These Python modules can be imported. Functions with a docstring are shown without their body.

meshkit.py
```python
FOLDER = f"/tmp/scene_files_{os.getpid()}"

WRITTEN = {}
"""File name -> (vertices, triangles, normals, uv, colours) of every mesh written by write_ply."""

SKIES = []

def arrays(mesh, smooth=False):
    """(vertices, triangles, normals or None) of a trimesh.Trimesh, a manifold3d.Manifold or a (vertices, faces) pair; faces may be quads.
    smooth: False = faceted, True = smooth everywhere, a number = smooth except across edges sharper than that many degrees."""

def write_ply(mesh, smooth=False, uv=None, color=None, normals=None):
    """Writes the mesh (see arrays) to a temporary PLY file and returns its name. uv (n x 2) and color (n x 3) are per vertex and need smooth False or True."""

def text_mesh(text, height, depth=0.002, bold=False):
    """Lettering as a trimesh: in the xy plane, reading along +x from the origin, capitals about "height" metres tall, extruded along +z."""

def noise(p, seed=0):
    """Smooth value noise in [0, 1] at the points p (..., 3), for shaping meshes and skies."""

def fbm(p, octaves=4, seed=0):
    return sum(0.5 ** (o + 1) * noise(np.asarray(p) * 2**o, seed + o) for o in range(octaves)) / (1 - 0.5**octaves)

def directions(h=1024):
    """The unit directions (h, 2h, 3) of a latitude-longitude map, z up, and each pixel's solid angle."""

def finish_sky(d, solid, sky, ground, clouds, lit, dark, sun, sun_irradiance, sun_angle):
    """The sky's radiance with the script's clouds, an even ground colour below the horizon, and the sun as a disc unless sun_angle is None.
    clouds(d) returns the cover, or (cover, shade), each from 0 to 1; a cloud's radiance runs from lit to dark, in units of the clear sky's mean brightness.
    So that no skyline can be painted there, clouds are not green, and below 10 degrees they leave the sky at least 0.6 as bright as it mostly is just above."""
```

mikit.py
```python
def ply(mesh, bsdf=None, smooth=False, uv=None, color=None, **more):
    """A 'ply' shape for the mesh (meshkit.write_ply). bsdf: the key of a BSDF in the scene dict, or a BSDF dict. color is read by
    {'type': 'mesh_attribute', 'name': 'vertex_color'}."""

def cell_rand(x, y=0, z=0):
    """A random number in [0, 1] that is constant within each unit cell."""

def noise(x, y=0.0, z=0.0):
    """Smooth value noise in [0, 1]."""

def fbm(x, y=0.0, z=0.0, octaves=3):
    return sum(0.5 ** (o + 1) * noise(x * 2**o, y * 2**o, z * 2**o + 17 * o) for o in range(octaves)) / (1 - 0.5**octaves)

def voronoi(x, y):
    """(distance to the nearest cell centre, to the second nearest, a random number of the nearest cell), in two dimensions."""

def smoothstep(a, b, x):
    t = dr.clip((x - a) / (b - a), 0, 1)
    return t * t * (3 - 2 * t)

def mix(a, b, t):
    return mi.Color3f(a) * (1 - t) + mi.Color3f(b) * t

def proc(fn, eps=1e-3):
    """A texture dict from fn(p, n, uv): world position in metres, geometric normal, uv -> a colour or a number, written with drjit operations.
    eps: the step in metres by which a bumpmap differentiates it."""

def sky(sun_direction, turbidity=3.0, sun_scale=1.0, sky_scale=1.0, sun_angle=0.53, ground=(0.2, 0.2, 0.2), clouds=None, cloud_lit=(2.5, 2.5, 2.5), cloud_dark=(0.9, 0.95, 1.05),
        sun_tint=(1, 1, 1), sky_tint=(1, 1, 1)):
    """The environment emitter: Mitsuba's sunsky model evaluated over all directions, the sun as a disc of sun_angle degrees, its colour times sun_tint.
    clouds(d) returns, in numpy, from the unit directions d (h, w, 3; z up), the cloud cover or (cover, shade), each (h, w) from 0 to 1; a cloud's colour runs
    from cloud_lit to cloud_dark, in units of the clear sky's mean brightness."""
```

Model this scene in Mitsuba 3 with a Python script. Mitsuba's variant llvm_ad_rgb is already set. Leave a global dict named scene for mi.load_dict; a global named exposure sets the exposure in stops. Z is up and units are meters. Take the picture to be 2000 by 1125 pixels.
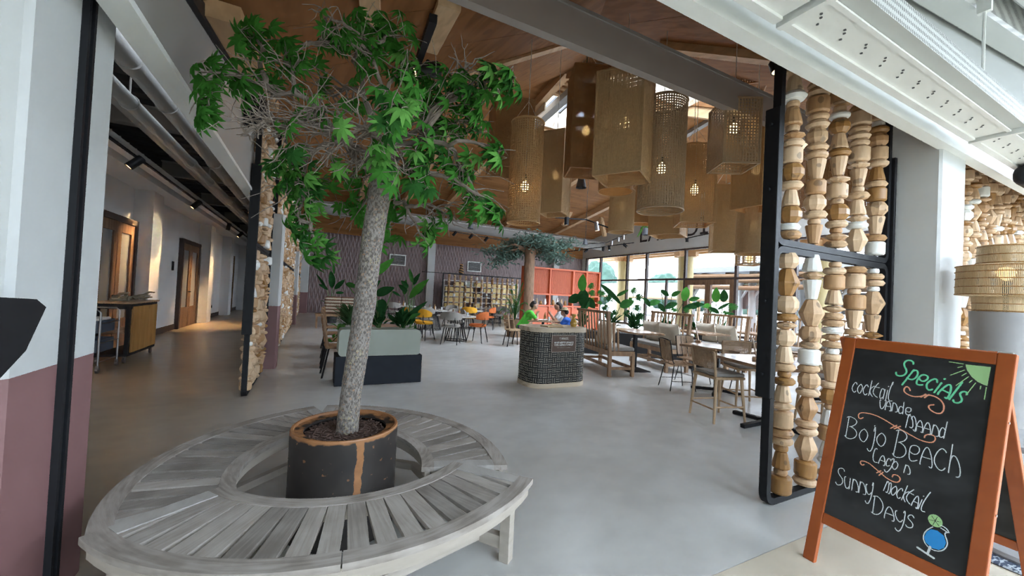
import math, random
import numpy as np, trimesh, mitsuba as mi, drjit as dr
import mikit, meshkit
from mikit import proc, noise, fbm, smoothstep, mix, cell_rand

T = mi.ScalarTransform4f
scene, labels = {}, {}
rng = random.Random(7)

# ---------------------------------------------------------------- camera (X right along the front, Y deep into the hall, Z up)
F, CX, CY, H = 765.0, 1000.0, 562.5, 1.5
_vx = np.array([2508 - CX, 651 - CY, F]); _vx /= np.linalg.norm(_vx)
_vy = np.array([614 - CX, 557 - CY, F]); _vy -= _vy.dot(_vx) * _vx; _vy /= np.linalg.norm(_vy)
R = np.array([_vx, _vy, np.cross(_vx, _vy)])
EYE = np.array([0, 0, H])
scene['camera'] = {'type': 'perspective', 'fov': math.degrees(2 * math.atan(1000 / F)), 'fov_axis': 'x', 'near_clip': 0.05, 'far_clip': 400.0,
                   'to_world': T().look_at(origin=EYE.tolist(), target=(EYE + R @ np.array([0, 0, 1.0])).tolist(), up=(R @ np.array([0, -1.0, 0])).tolist())}

# ---------------------------------------------------------------- light: bright overcast sky
def overcast(d):
    return np.full(d.shape[:2], 0.93), np.clip(0.25 - 0.3 * d[..., 2], 0, 1)
scene['sky'] = mikit.sky((-0.35, -0.5, 0.79), turbidity=4.0, sun_scale=0.0, sky_scale=1.0, ground=(0.32, 0.32, 0.31), clouds=overcast,
                         cloud_lit=(1.10, 1.25, 1.42), cloud_dark=(.92, 1.05, 1.23))
SKY_EXPOSURE = 6.84
exposure = SKY_EXPOSURE

# ---------------------------------------------------------------- helpers
def ray(x, y): return R @ np.array([x - CX, y - CY, F])
def G(x, y, z=0.0):
    d = ray(x, y); return EYE + d * ((z - H) / d[2])
def atY(x, y, Y):
    d = ray(x, y); return EYE + d * (Y / d[1])
def atX(x, y, X):
    d = ray(x, y); return EYE + d * (X / d[0])
def atD(x, y, D):
    return EYE + ray(x, y) * (D / F)

used = {}
def numbered(key):
    n = used.get(key, -1) + 1; used[key] = n
    return key if n == 0 else f'{key}_{n:03d}'
def tag(key, label=None, cat=None, group=None, kind=None):
    d = labels.setdefault(key, {})
    for k, v in (('label', label), ('category', cat), ('group', group), ('kind', kind)):
        if v: d[k] = v
    return key
def put(name, ply, parent=None, M=None, label=None, cat=None, group=None, kind=None, mat=None):
    key = numbered((parent + '__' if parent else '') + name)
    d = dict(ply)
    if M is not None: d['to_world'] = M
    if mat: d['bsdf'] = {'type': 'ref', 'id': mat}
    scene[key] = d
    if label or cat or group or kind: tag(key, label, cat, group, kind)
    return key
def add(name, mesh, mat, parent=None, smooth=False, M=None, label=None, cat=None, group=None, kind=None, **more):
    return put(name, mikit.ply(mesh, mat, smooth, **more), parent, M, label, cat, group, kind)
def thing(name, label, cat, group=None):
    key = numbered(name); tag(key, label, cat, group); return key
def struct(name, mesh, mat, parent=None, **k):
    return add(name, mesh, mat, parent, kind=None if parent else 'structure', **k)

class Kit:
    """the parts of one thing, in its own coordinates; place() enters a copy"""
    def __init__(s): s.parts, s.n, s.lab = [], {}, {}
    def add(s, name, mesh, mat, smooth=False, kind=None, label=None, **more):
        i = s.n.get(name, -1) + 1; s.n[name] = i
        path = name if i == 0 else f'{name}_{i:03d}'
        s.parts.append((path, mikit.ply(mesh, mat, smooth, **more)))
        if kind or label: s.lab[path] = (label, kind)
        return path
    def ref(s, name, ply, M=None):
        i = s.n.get(name, -1) + 1; s.n[name] = i
        path = name if i == 0 else f'{name}_{i:03d}'
        s.parts.append((path, ply if M is None else {**ply, 'to_world': M})); return path
    def place(s, name, M, label, cat, group=None, swap=None):
        key = thing(name, label, cat, group)
        for path, d in s.parts:
            d = dict(d)
            d['to_world'] = M @ d['to_world'] if 'to_world' in d else M
            if swap and d['bsdf']['id'] in swap: d['bsdf'] = {'type': 'ref', 'id': swap[d['bsdf']['id']]}
            scene[key + '__' + path] = d
            if path in s.lab: tag(key + '__' + path, s.lab[path][0], kind=s.lab[path][1])
        return key
def at(x, y, z=0.0, rz=0.0, sc=1.0):
    return T().translate([float(x), float(y), float(z)]).rotate([0, 0, 1], float(rz)).scale(float(sc))

def cat(ms):
    return trimesh.util.concatenate([m for m in ms if m is not None])
def box(x0, x1, y0, y1, z0, z1):
    m = trimesh.creation.box(extents=(abs(x1 - x0), abs(y1 - y0), abs(z1 - z0)))
    m.apply_translation(((x0 + x1) / 2, (y0 + y1) / 2, (z0 + z1) / 2)); return m
def frame(d, up=(0, 0, 1)):
    d = np.asarray(d, float); d = d / np.linalg.norm(d)
    a = np.cross(up, d)
    if np.linalg.norm(a) < 1e-4: a = np.cross((1, 0, 0), d)
    a /= np.linalg.norm(a); return a, np.cross(d, a), d
def bar(p, q, w, h=None, up=(0, 0, 1)):
    """a beam from p to q; w across, h along up"""
    h = h or w; p, q = np.asarray(p, float), np.asarray(q, float)
    a, b, d = frame(q - p, up); L = np.linalg.norm(q - p)
    m = trimesh.creation.box(extents=(w, h, L)); M = np.eye(4)
    M[:3, 0], M[:3, 1], M[:3, 2], M[:3, 3] = a, b, d, (p + q) / 2
    m.apply_transform(M); return m
def tube(pts, r, n=8, cap=True):
    p = np.asarray(pts, float); k = len(p); r = np.broadcast_to(r, (k,))
    t = np.gradient(p, axis=0); t /= np.linalg.norm(t, axis=1, keepdims=True) + 1e-12
    a = np.cross(t[0], (0, 0, 1) if abs(t[0][2]) < .9 else (1, 0, 0)); a /= np.linalg.norm(a)
    ang = np.arange(n) * 2 * np.pi / n; V = []
    for i in range(k):
        a = a - a.dot(t[i]) * t[i]; a /= np.linalg.norm(a); b = np.cross(t[i], a)
        V.append(p[i] + r[i] * (np.cos(ang)[:, None] * a + np.sin(ang)[:, None] * b))
    V = np.vstack(V); Fc = []
    for i in range(k - 1):
        for j in range(n):
            A, B, C, D = i * n + j, i * n + (j + 1) % n, (i + 1) * n + (j + 1) % n, (i + 1) * n + j
            Fc += [(A, B, C), (A, C, D)]
    if cap:
        for j in range(1, n - 1): Fc += [(0, j + 1, j), ((k - 1) * n, (k - 1) * n + j, (k - 1) * n + j + 1)]
    return trimesh.Trimesh(V, Fc, process=False)
def cyl(p, q, r, n=12): return tube([p, q], r, n)
def lathe(prof, n=16, arc=2 * math.pi):
    """profile (r, z) from bottom to top, closed on the axis where r is 0"""
    prof = np.asarray(prof, float); k = len(prof); full = abs(arc - 2 * math.pi) < 1e-6
    m = n if full else n + 1
    ang = np.arange(m) * arc / n
    V = np.stack([prof[:, None, 0] * np.cos(ang), prof[:, None, 0] * np.sin(ang), np.repeat(prof[:, 1:2], m, 1)], -1).reshape(-1, 3)
    Fc = []
    for i in range(k - 1):
        for j in range(n):
            j2 = (j + 1) % m; A, B, C, D = i * m + j, i * m + j2, (i + 1) * m + j2, (i + 1) * m + j
            if prof[i, 0] > 1e-9: Fc.append((A, B, C))
            if prof[i + 1, 0] > 1e-9: Fc.append((A, C, D))
    return trimesh.Trimesh(V, Fc, process=False)
def moved(m, x=0, y=0, z=0, rz=0):
    m = m.copy()
    if rz: m.apply_transform(trimesh.transformations.rotation_matrix(rz, (0, 0, 1)))
    m.apply_translation((x, y, z)); return m
def rrect(w, h, r, n=5):
    """a rounded rectangle outline about the origin"""
    P = []
    for cx, cy, a0 in ((w / 2 - r, h / 2 - r, 0), (-w / 2 + r, h / 2 - r, 90), (-w / 2 + r, -h / 2 + r, 180), (w / 2 - r, -h / 2 + r, 270)):
        for i in range(n + 1):
            a = math.radians(a0 + 90 * i / n); P.append((cx + r * math.cos(a), cy + r * math.sin(a)))
    return P
def prism(poly, z0, z1, bevel=0.0):
    from shapely.geometry import Polygon
    m = trimesh.creation.extrude_polygon(Polygon(poly), z1 - z0, engine='earcut'); m.apply_translation((0, 0, z0)); return m
def rbox(w, d, h, r=0.01, seg=2):
    """a box with rounded edges about its centre, from the hull of eight spheres"""
    import manifold3d as mf
    s = mf.Manifold.sphere(r, seg * 4)
    ms = [s.translate((x * (w / 2 - r), y * (d / 2 - r), z * (h / 2 - r))) for x in (-1, 1) for y in (-1, 1) for z in (-1, 1)]
    mm = mf.Manifold.batch_hull(ms).to_mesh()
    return trimesh.Trimesh(mm.vert_properties[:, :3], mm.tri_verts, process=False)
def text(s, height):
    return meshkit.text_mesh(s, height)

# ---------------------------------------------------------------- materials
def M_(key, color, rough=0.6, metal=0.0, spec=0.5, bump=None, bs=0.002, eps=1e-3, **more):
    c = {'type': 'rgb', 'value': list(color)} if isinstance(color, (tuple, list)) else proc(color)
    r = proc(rough) if callable(rough) else rough
    b = {'type': 'principled', 'base_color': c, 'roughness': r, 'metallic': metal, 'specular': spec, **more}
    if bump: b = {'type': 'bumpmap', 'arbitrary': proc(bump, eps), 'scale': bs, 'bsdf': b}
    scene[key] = {'type': 'twosided', 'bsdf': b}
    return key
def rgb(a, b, c): return (a, b, c)

M_('white_paint', lambda p, n, uv: mix((.43, .445, .44), (.49, .505, .50), fbm(p.x * 1.5, p.y * 1.5, p.z * 1.5)), .55)
M_('maroon_paint', lambda p, n, uv: mix((.165, .085, .085), (.20, .105, .105), fbm(p.x * 3, p.y * 3, p.z * 3)), .5)
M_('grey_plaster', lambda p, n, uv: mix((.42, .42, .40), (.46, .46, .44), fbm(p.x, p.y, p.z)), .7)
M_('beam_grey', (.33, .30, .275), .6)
M_('left_plaster', lambda p, n, uv: mix((.26, .255, .24), (.30, .295, .28), fbm(p.x, p.y, p.z)), .7)  # white upper wall, its dimness put into the colour as a darker plaster
M_('white_steel', (.62, .64, .62), .45)
M_('corridor_wall', lambda p, n, uv: mix((.54, .545, .55), (.60, .605, .61), fbm(p.y * 2, p.z * 2)), .7)
M_('black_metal', (.007, .008, .010), .5, spec=.3)
M_('black_matte', (.01, .01, .011), .7)
M_('dark_deck', (.07, .075, .08), .6)
M_('duct_grey', (.29, .285, .27), .75, spec=.25)
M_('steel', (.55, .56, .58), .28, metal=1.0)
M_('chrome_dark', (.25, .26, .28), .3, metal=1.0)

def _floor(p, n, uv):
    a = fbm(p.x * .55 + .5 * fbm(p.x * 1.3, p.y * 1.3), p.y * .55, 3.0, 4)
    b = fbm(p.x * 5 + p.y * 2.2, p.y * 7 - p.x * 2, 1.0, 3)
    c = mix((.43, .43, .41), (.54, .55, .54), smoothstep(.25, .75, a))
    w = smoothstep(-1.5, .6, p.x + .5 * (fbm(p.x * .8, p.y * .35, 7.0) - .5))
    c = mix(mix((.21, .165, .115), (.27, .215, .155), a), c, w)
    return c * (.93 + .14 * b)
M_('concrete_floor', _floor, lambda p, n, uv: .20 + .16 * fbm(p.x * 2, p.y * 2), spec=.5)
M_('beige_floor', lambda p, n, uv: mix((.48, .43, .34), (.56, .51, .41), fbm(p.x * 3, p.y * 3, 0, 4)), .4)
def _wood(c0, c1, c2, ax, along=.7, across=14.0, knots=True):
    def f(p, n, uv):
        q = (p.x, p.y, p.z); L = q[ax]; u, v = q[(ax + 1) % 3], q[(ax + 2) % 3]
        w = .25 * fbm(L * .8, u * 2, v * 2)
        g = fbm(L * along + 3, (u + w * .3) * across, (v + w * .3) * across, 4)
        c = mix(c0, c1, smoothstep(.3, .7, g))
        if knots:
            k = smoothstep(.80, .86, noise(L * 3.1, u * 5.3, v * 5.3)); c = mix(c, c2, k * .6)
        return c
    return f
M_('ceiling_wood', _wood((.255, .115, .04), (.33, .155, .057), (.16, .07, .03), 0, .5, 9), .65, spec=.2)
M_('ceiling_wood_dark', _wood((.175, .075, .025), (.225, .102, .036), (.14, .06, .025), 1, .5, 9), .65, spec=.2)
M_('glulam', _wood((.44, .27, .14), (.52, .335, .18), (.3, .17, .08), 1, .6, 12), .55)
M_('pine_light', _wood((.50, .34, .19), (.60, .42, .25), (.35, .2, .1), 1, .6, 14), .55)
M_('door_wood', _wood((.10, .055, .032), (.14, .08, .045), (.06, .03, .02), 2, 1.2, 18), .45)
M_('cream_panel', (.62, .55, .42), .6)
M_('glass', (1, 1, 1))
scene['glass'] = {'type': 'thindielectric', 'int_ior': 1.5}
M_('frame_brown', (.045, .032, .028), .45)
# ---------------------------------------------------------------- the shell of the hall
XL, XR, YF, YB = -0.8, 18.0, 1.45, 24.0
PL = lambda x, y: 3.17 + .18 * y + .5 * x
PF = lambda x, y: 3.5 + .5 * y
PB = lambda x, y: 9.54 - .16 * y
def on(plane, x, y):
    """where the sight line through a pixel meets a roof plane"""
    d = ray(x, y); c = plane(0, 0); a, b = plane(1, 0) - c, plane(0, 1) - c
    return EYE + d * ((c - H) / (d[2] - a * d[0] - b * d[1]))

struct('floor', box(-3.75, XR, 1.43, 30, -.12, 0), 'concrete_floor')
fc = struct('floor_concourse', box(-4.5, 13, -7.5, 1.425, -.12, 0), 'beige_floor')

# left of the hall: corridor wall with pilasters, end wall
cw = struct('wall_corridor', box(-3.75, -3.6, -1.5, 30, 0, 4.6), 'corridor_wall')
for y in (6.3, 11.45, 17.0, 20.8, 25.0):
    struct('pilaster', box(-3.6, -3.27, y, y + .62, 0, 3.42), 'corridor_wall', cw)
struct('wall_corridor_end', box(-3.75, -.8, 29.9, 30, 0, 4.6), 'corridor_wall')
struct('wall_corridor_right', box(-.8, -.65, 24.2, 30, 0, 4.6), 'corridor_wall')
bb = struct('baseboard_corridor', box(-3.6, -3.585, -1.5, 30, 0, .16), 'frame_brown')
soff = struct('corridor_soffit', box(-3.6, -3.02, 1.5, 30, 3.42, 3.75), 'corridor_wall')
struct('ceiling_corridor', box(-3.75, -.65, 1.2, 30, 4.42, 4.5), 'dark_deck')
deck = []
for i in range(72):
    y = 1.4 + i * .4
    deck.append(box(-3.6, -.95, y, y + .2, 4.25, 4.35))
for m in deck: add('deck_rib', m, 'dark_deck', 'ceiling_corridor')
for i in range(7):
    y = 4.6 + i * 3.6
    k = thing('ceiling_beam', 'grey steel cross beam under the dark corridor deck', 'beam', 'steel cross beams over the corridor')
    add('flange', box(-3.3, -.95, y, y + .18, 3.9, 3.93), 'duct_grey', k)
    add('flange', box(-3.3, -.95, y, y + .18, 4.2, 4.23), 'duct_grey', k)
    add('web', box(-3.3, -.95, y + .08, y + .1, 3.93, 4.2), 'duct_grey', k)
# left white beam with the plaster wall up to the roof slope
def wall_left(y0, y1, n, z0):
    ys = np.linspace(y0, y1, n); V, Fc = [], []
    for x in (XL, XL - .07):
        for y in ys: V += [(x, y, z0), (x, y, min(PL(XL, y), PB(XL, y)) + .05)]
    for i in range(n - 1):
        a, b = 2 * i, 2 * n + 2 * i
        Fc += [(a, a + 2, a + 3, a + 1), (b, b + 1, b + 3, b + 2), (a, b, b + 2, a + 2), (a + 1, a + 3, b + 3, b + 1)]
    Fc += [(0, 1, 2 * n + 1, 2 * n), (2 * n - 2, 4 * n - 2, 4 * n - 1, 2 * n - 1)]
    return (np.array(V), np.array(Fc))
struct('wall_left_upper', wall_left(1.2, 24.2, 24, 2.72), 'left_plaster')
bl = struct('beam_left', cat([box(-.90, -.77, 1.2, 24, 2.68, 2.715)]), 'white_steel')
# near left column with its black guide rail, right column, hall pillars
def column(name, x0, x1, y0, y1, z1):
    c = struct(name, prism([(x0, y0 + .02), (x0 + .02, y0), (x1 - .02, y0), (x1, y0 + .02), (x1, y1 - .02), (x1 - .02, y1), (x0 + .02, y1), (x0, y1 - .02)], 1.1, z1), 'white_paint')
    struct('painted_base', prism([(x0, y0 + .02), (x0 + .02, y0), (x1 - .02, y0), (x1, y0 + .02), (x1, y1 - .02), (x1 - .02, y1), (x0 + .02, y1), (x0, y1 - .02)], 0, 1.1), 'maroon_paint', c)
    return c
c1 = column('column_left', -1.64, -.98, 2.1, 2.765, 3.4)
add('guide_rail', cat([box(-.98, -.955, 2.425, 2.445, 0, 3.3), box(-.98, -.955, 2.475, 2.495, 0, 3.3), box(-.98, -.966, 2.425, 2.495, 0, 3.3)]), 'black_metal', c1, label='black slotted guide rail up the near column')
c2 = column('column_right', 5.08, 5.68, 1.43, 1.80, 3.6)
for i, y in enumerate((8.0, 16.6)):
    column('column_hall', -.80, -.52, y, y + .42, 2.72)
column('column_hall', -.78, -.25, 23.4, 23.95, 4.5)
# back wall: recessed lens tiles in a dusky pink
wb = struct('wall_back', box(XL, XR, YB, YB + .15, 0, 4.45), 'tile_joint')
def lens_tiles():
    a = np.linspace(0, np.pi, 5); w, h = .085, .30
    pts = [(0, -h), (w * .7, -h * .45), (w, 0), (w * .7, h * .45), (0, h), (-w * .7, h * .45), (-w, 0), (-w * .7, -h * .45)]
    base = np.array([(x, 0, z) for x, z in pts] + [(0, -.024, 0)])
    Fb = np.array([(8, (i + 1) % 8, i) for i in range(8)])
    V, Fc = [], []
    n = 0
    for j in range(14):
        for i in range(94):
            x = -.2 + i * .194 + (j % 2) * .097; z = .25 + j * .306
            if x > XR - .1: continue
            V.append(base + (x, YB, z)); Fc.append(Fb[:, ::-1] + n); n += 9
    return trimesh.Trimesh(np.vstack(V), np.vstack(Fc), process=False)
M_('tile_joint', (.13, .092, .09), .6)
M_('tile_pink', lambda p, n, uv: mix((.155, .108, .104), (.185, .13, .125), cell_rand(p.x / .12, p.z / .285)), .4)
add('tile', lens_tiles(), 'tile_pink', wb, kind='stuff', label='dusky pink lens shaped wall tiles')
struct('wall_back_upper', box(XL, XR, YB - .02, YB + .2, 4.45, 5.9), 'ceiling_wood')
for x0 in (6.15, 15.3):
    struct('pilaster', box(x0, x0 + .45, YB - .3, YB, 0, 4.45), 'white_paint', wb)
for i, (x, z) in enumerate(((9.3, 3.22), (4.4, 3.25))):
    k = thing('wall_vent', ('white framed air vent on the pink wall above the shelf screen', 'white framed air vent on the pink wall beside the trunk')[i], 'vent')
    add('vent_frame', cat([box(x - .48, x + .48, YB - .08, YB - .035, z - .33, z - .27), box(x - .48, x + .48, YB - .08, YB - .035, z + .27, z + .33), box(x - .48, x - .42, YB - .08, YB - .035, z - .3, z + .3), box(x + .42, x + .48, YB - .08, YB - .035, z - .3, z + .3)]), 'white_steel', k)
    add('grille', cat([box(x - .42, x + .42, YB - .05, YB - .037, z - .27, z + .27)]), 'dark_deck', k)
    for j in range(6): add('louvre', bar((x - .42, YB - .06, z - .22 + .088 * j), (x + .42, YB - .06, z - .22 + .088 * j), .03, .012, up=(0, -.6, .8)), 'duct_grey', k)
# right wall over the windows up to the gable
V = [(XR, 1.45, 4.5), (XR, 24.2, 4.5), (XR, 24.2, PB(0, 24.2) + .1), (XR, 9.15, PB(0, 9.15) + .1), (XR, 1.45, PF(0, 1.45) + .1)]
V = np.array(V + [(x + .25, y, z) for x, y, z in V])
struct('wall_right_upper', trimesh.Trimesh(V, [(0, 1, 2), (0, 2, 3), (0, 3, 4), (5, 7, 6), (5, 8, 7), (5, 9, 8), (0, 5, 6), (0, 6, 1), (1, 6, 7), (1, 7, 2), (2, 7, 8), (2, 8, 3), (3, 8, 9), (3, 9, 4), (4, 9, 5), (4, 5, 0)], process=False), 'grey_plaster')
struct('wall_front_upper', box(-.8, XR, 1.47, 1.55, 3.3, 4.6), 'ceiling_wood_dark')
wr = struct('wall_right', box(XR, XR + .2, 23.5, 24.2, 0, 4.5), 'grey_plaster')

# ceiling: three roof planes of wide timber panels with two strip skylights at the ridge
from shapely.geometry import Polygon, box as sbox
HOLES = [sbox(6.35, 5.4, 10.3, 9.1), sbox(6.2, 10.5, 10.3, 12.0), sbox(11.0, 5.0, 17.2, 7.5)]  # third opening is unseen, added to brighten the right of the hall
xs = lambda y: (PF(0, y) - 3.17 - .18 * y) / .5
xb = lambda y: (PB(0, y) - 3.17 - .18 * y) / .5
YR = (9.54 - 3.5) / .66
yl = (9.54 - 3.17 - .5 * XL) / .34
Y1 = YF; yA = (3.17 + .5 * XL - 3.5) / .32
regL = Polygon([(XL, Y1), (max(xs(Y1), XL), Y1), (xs(YR), YR), (XL, yl)])
regF = Polygon([(max(xs(Y1), XL), Y1), (XR, Y1), (XR, YR), (xs(YR), YR)])
regB = Polygon([(xs(YR), YR), (XR, YR), (XR, YB + .2), (XL, YB + .2), (XL, yl)])
ce = struct('ceiling', cat([box(-.9, -.8, 1.5, 1.6, 9.8, 9.9)]), 'ceiling_wood_dark')
del scene[ce]; used.pop('ceiling')
def slab(poly, plane, t0, t1):
    ms = []
    for g in getattr(poly, 'geoms', [poly]):
        if g.is_empty or g.area < .01 or g.geom_type != 'Polygon': continue
        m = trimesh.creation.extrude_polygon(g, t1 - t0, engine='earcut')
        v = m.vertices.copy(); v[:, 2] += t0 + np.array([plane(a, b) for a, b in v[:, :2]]); m.vertices = v; ms.append(m)
    return cat(ms) if ms else None
hol = HOLES[0].union(HOLES[1]).union(HOLES[2])
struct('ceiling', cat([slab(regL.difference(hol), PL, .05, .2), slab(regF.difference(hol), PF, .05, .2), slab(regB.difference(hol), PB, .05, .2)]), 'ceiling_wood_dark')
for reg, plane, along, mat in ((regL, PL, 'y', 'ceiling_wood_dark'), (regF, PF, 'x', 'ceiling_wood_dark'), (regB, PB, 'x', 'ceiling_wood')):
    for i in range(17):
        a = -.8 + i * 1.25
        st = sbox(a, 0, a + 1.242, 30) if along == 'x' else sbox(-2, 1.4 + i * 1.25, 20, 1.4 + i * 1.25 + 1.242)
        m = slab(st.intersection(reg).difference(hol), plane, 0, .05)
        if m is not None: struct('panel', m, mat, 'ceiling')
# skylight wells, bars and panes, the third one added
for i, (x0, y0, x1, y1, pl) in enumerate(((6.35, 5.4, 10.3, 9.1, PF), (6.2, 10.5, 10.3, 12.0, PB), (11.0, 5.0, 17.2, 7.5, PF))):
    k = struct(f'window_skylight_{i+1}', cat([box(x0, x1, y1, y1 + .05, pl(0, y1) - .02, pl(0, y1) + .62), box(x0, x1, y0 - .05, y0, pl(0, y0), pl(0, y0) + .5), box(x0 - .05, x0, y0, y1, pl(0, max(y0, y1)) - .3, pl(0, y1) + .6), box(x1, x1 + .05, y0, y1, pl(0, y1) - .3, pl(0, y1) + .6)]), 'cream_panel')
    for j in range(7):
        xx = x0 + (x1 - x0) * (j + .5) / 7
        add('bar', bar((xx, y0, pl(0, y0) + .55), (xx, y1, pl(0, y1) + .62), .07, .09), 'black_metal', k)
    m = cat([bar((x0 + (x1 - x0) / 2, y0, pl(0, y0) + .62), (x0 + (x1 - x0) / 2, y1, pl(0, y1) + .70), x1 - x0, .01)])
    add('pane', trimesh.Trimesh([(x0, y0, pl(0, y0) + .6), (x1, y0, pl(0, y0) + .6), (x1, y1, pl(0, y1) + .67), (x0, y1, pl(0, y1) + .67)], [(0, 1, 2), (0, 2, 3)], process=False), 'glass', k)
for i, y in enumerate([9.35, 9.58, 9.81, 10.04, 10.27] + [12.2, 12.5, 12.8, 13.1]):
    add('batten', box(6.2, 10.4, y, y + .05, PB(0, y) - .09, PB(0, y)), 'pine_light', 'ceiling')

def pixbar(name, a, b, plane, w, h, mat, label, off=.0, cat_='beam'):
    p, q = on(plane, *a), on(plane, *b); d = q - p
    p[2] -= h / 2 + off; q[2] -= h / 2 + off
    return add(name, bar(p, q, w, h), mat, 'ceiling')
def rafter(name, p, q, w, h, mat, label, cat_='beam'):
    return add(name, bar(p, q, w, h), mat, 'ceiling')
rafter('steel_tie', (6.62, 8.2, PB(0, 9.15) - .25), (6.62, 12.1, PB(0, 12.1) - .12), .26, .2, 'duct_grey', 'grey steel beam crossing under the ridge skylights')
pixbar('steel', (1330, 266), (1396, 226), PB, .2, .14, 'duct_grey', '')
rafter('glulam_rafter', (6.1, 5.5, 6.2), (6.1, 9.1, 7.75), .22, .26, 'glulam', 'timber rafter left of the skylights, its front half')
rafter('glulam_rafter', (6.1, 9.2, PB(0, 9.2) - .14), (6.1, 23.9, PB(0, 23.9) - .14), .22, .28, 'glulam', 'timber rafter left of the skylights running down to the back wall')
for x, s in ((1.9, 'first'), (4.0, 'second'), (10.5, 'fourth'), (14.2, 'fifth')):
    y0 = (9.54 - 3.17 - .5 * x) / .34 if x < 6 else 9.2
    rafter('glulam_rafter', (x, y0 + .2, PB(0, y0 + .2) - .16), (x, 23.9, PB(0, 23.9) - .16), .26, .32, 'glulam', f'long timber rafter under the back roof slope, {s} from the left')
for x in (10.5, 14.2):
    rafter('glulam_rafter', (x, 1.6, PF(0, 1.6) - .16), (x, 9.1, PF(0, 9.1) - .16), .26, .32, 'glulam', f'timber rafter under the front roof slope above the {"middle" if x < 11 else "right"} of the tables')
pixbar('glulam_rafter', (728, 45), (719, -60), PL, .16, .1, 'pine_light', 'short pale rafter above the tree crown near the top edge')
pixbar('glulam_rafter', (838, 84), (880, -10), PL, .22, .12, 'pine_light', 'pale rafter behind the black spotlight track')
pixbar('purlin', (915, 140), (1110, 81), PL, .13, .08, 'pine_light', 'pale slanting batten on the dark ceiling left of the skylight')
pixbar('purlin', (760, 195), (905, 142), PL, .14, .08, 'pine_light', 'pale slanting batten behind the right of the tree crown')
pixbar('purlin', (1290, 82), (1560, 110), PF, .16, .14, 'pine_light', 'pale purlin above the broad grey beam')
pixbar('edge_rafter', (420, 0), (520, 196), lambda x, y: PL(x, y), .3, .12, 'glulam', 'brown edge rafter along the top of the white wall')
# black strip along the top of the left wall
p, q = np.array([XL + .02, 1.5, PL(XL, 1.5) - .05]), np.array([XL + .02, 19.5, PL(XL, 19.5) - .05])
struct('trim_1', bar(p, q, .05, .1), 'black_metal')
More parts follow.
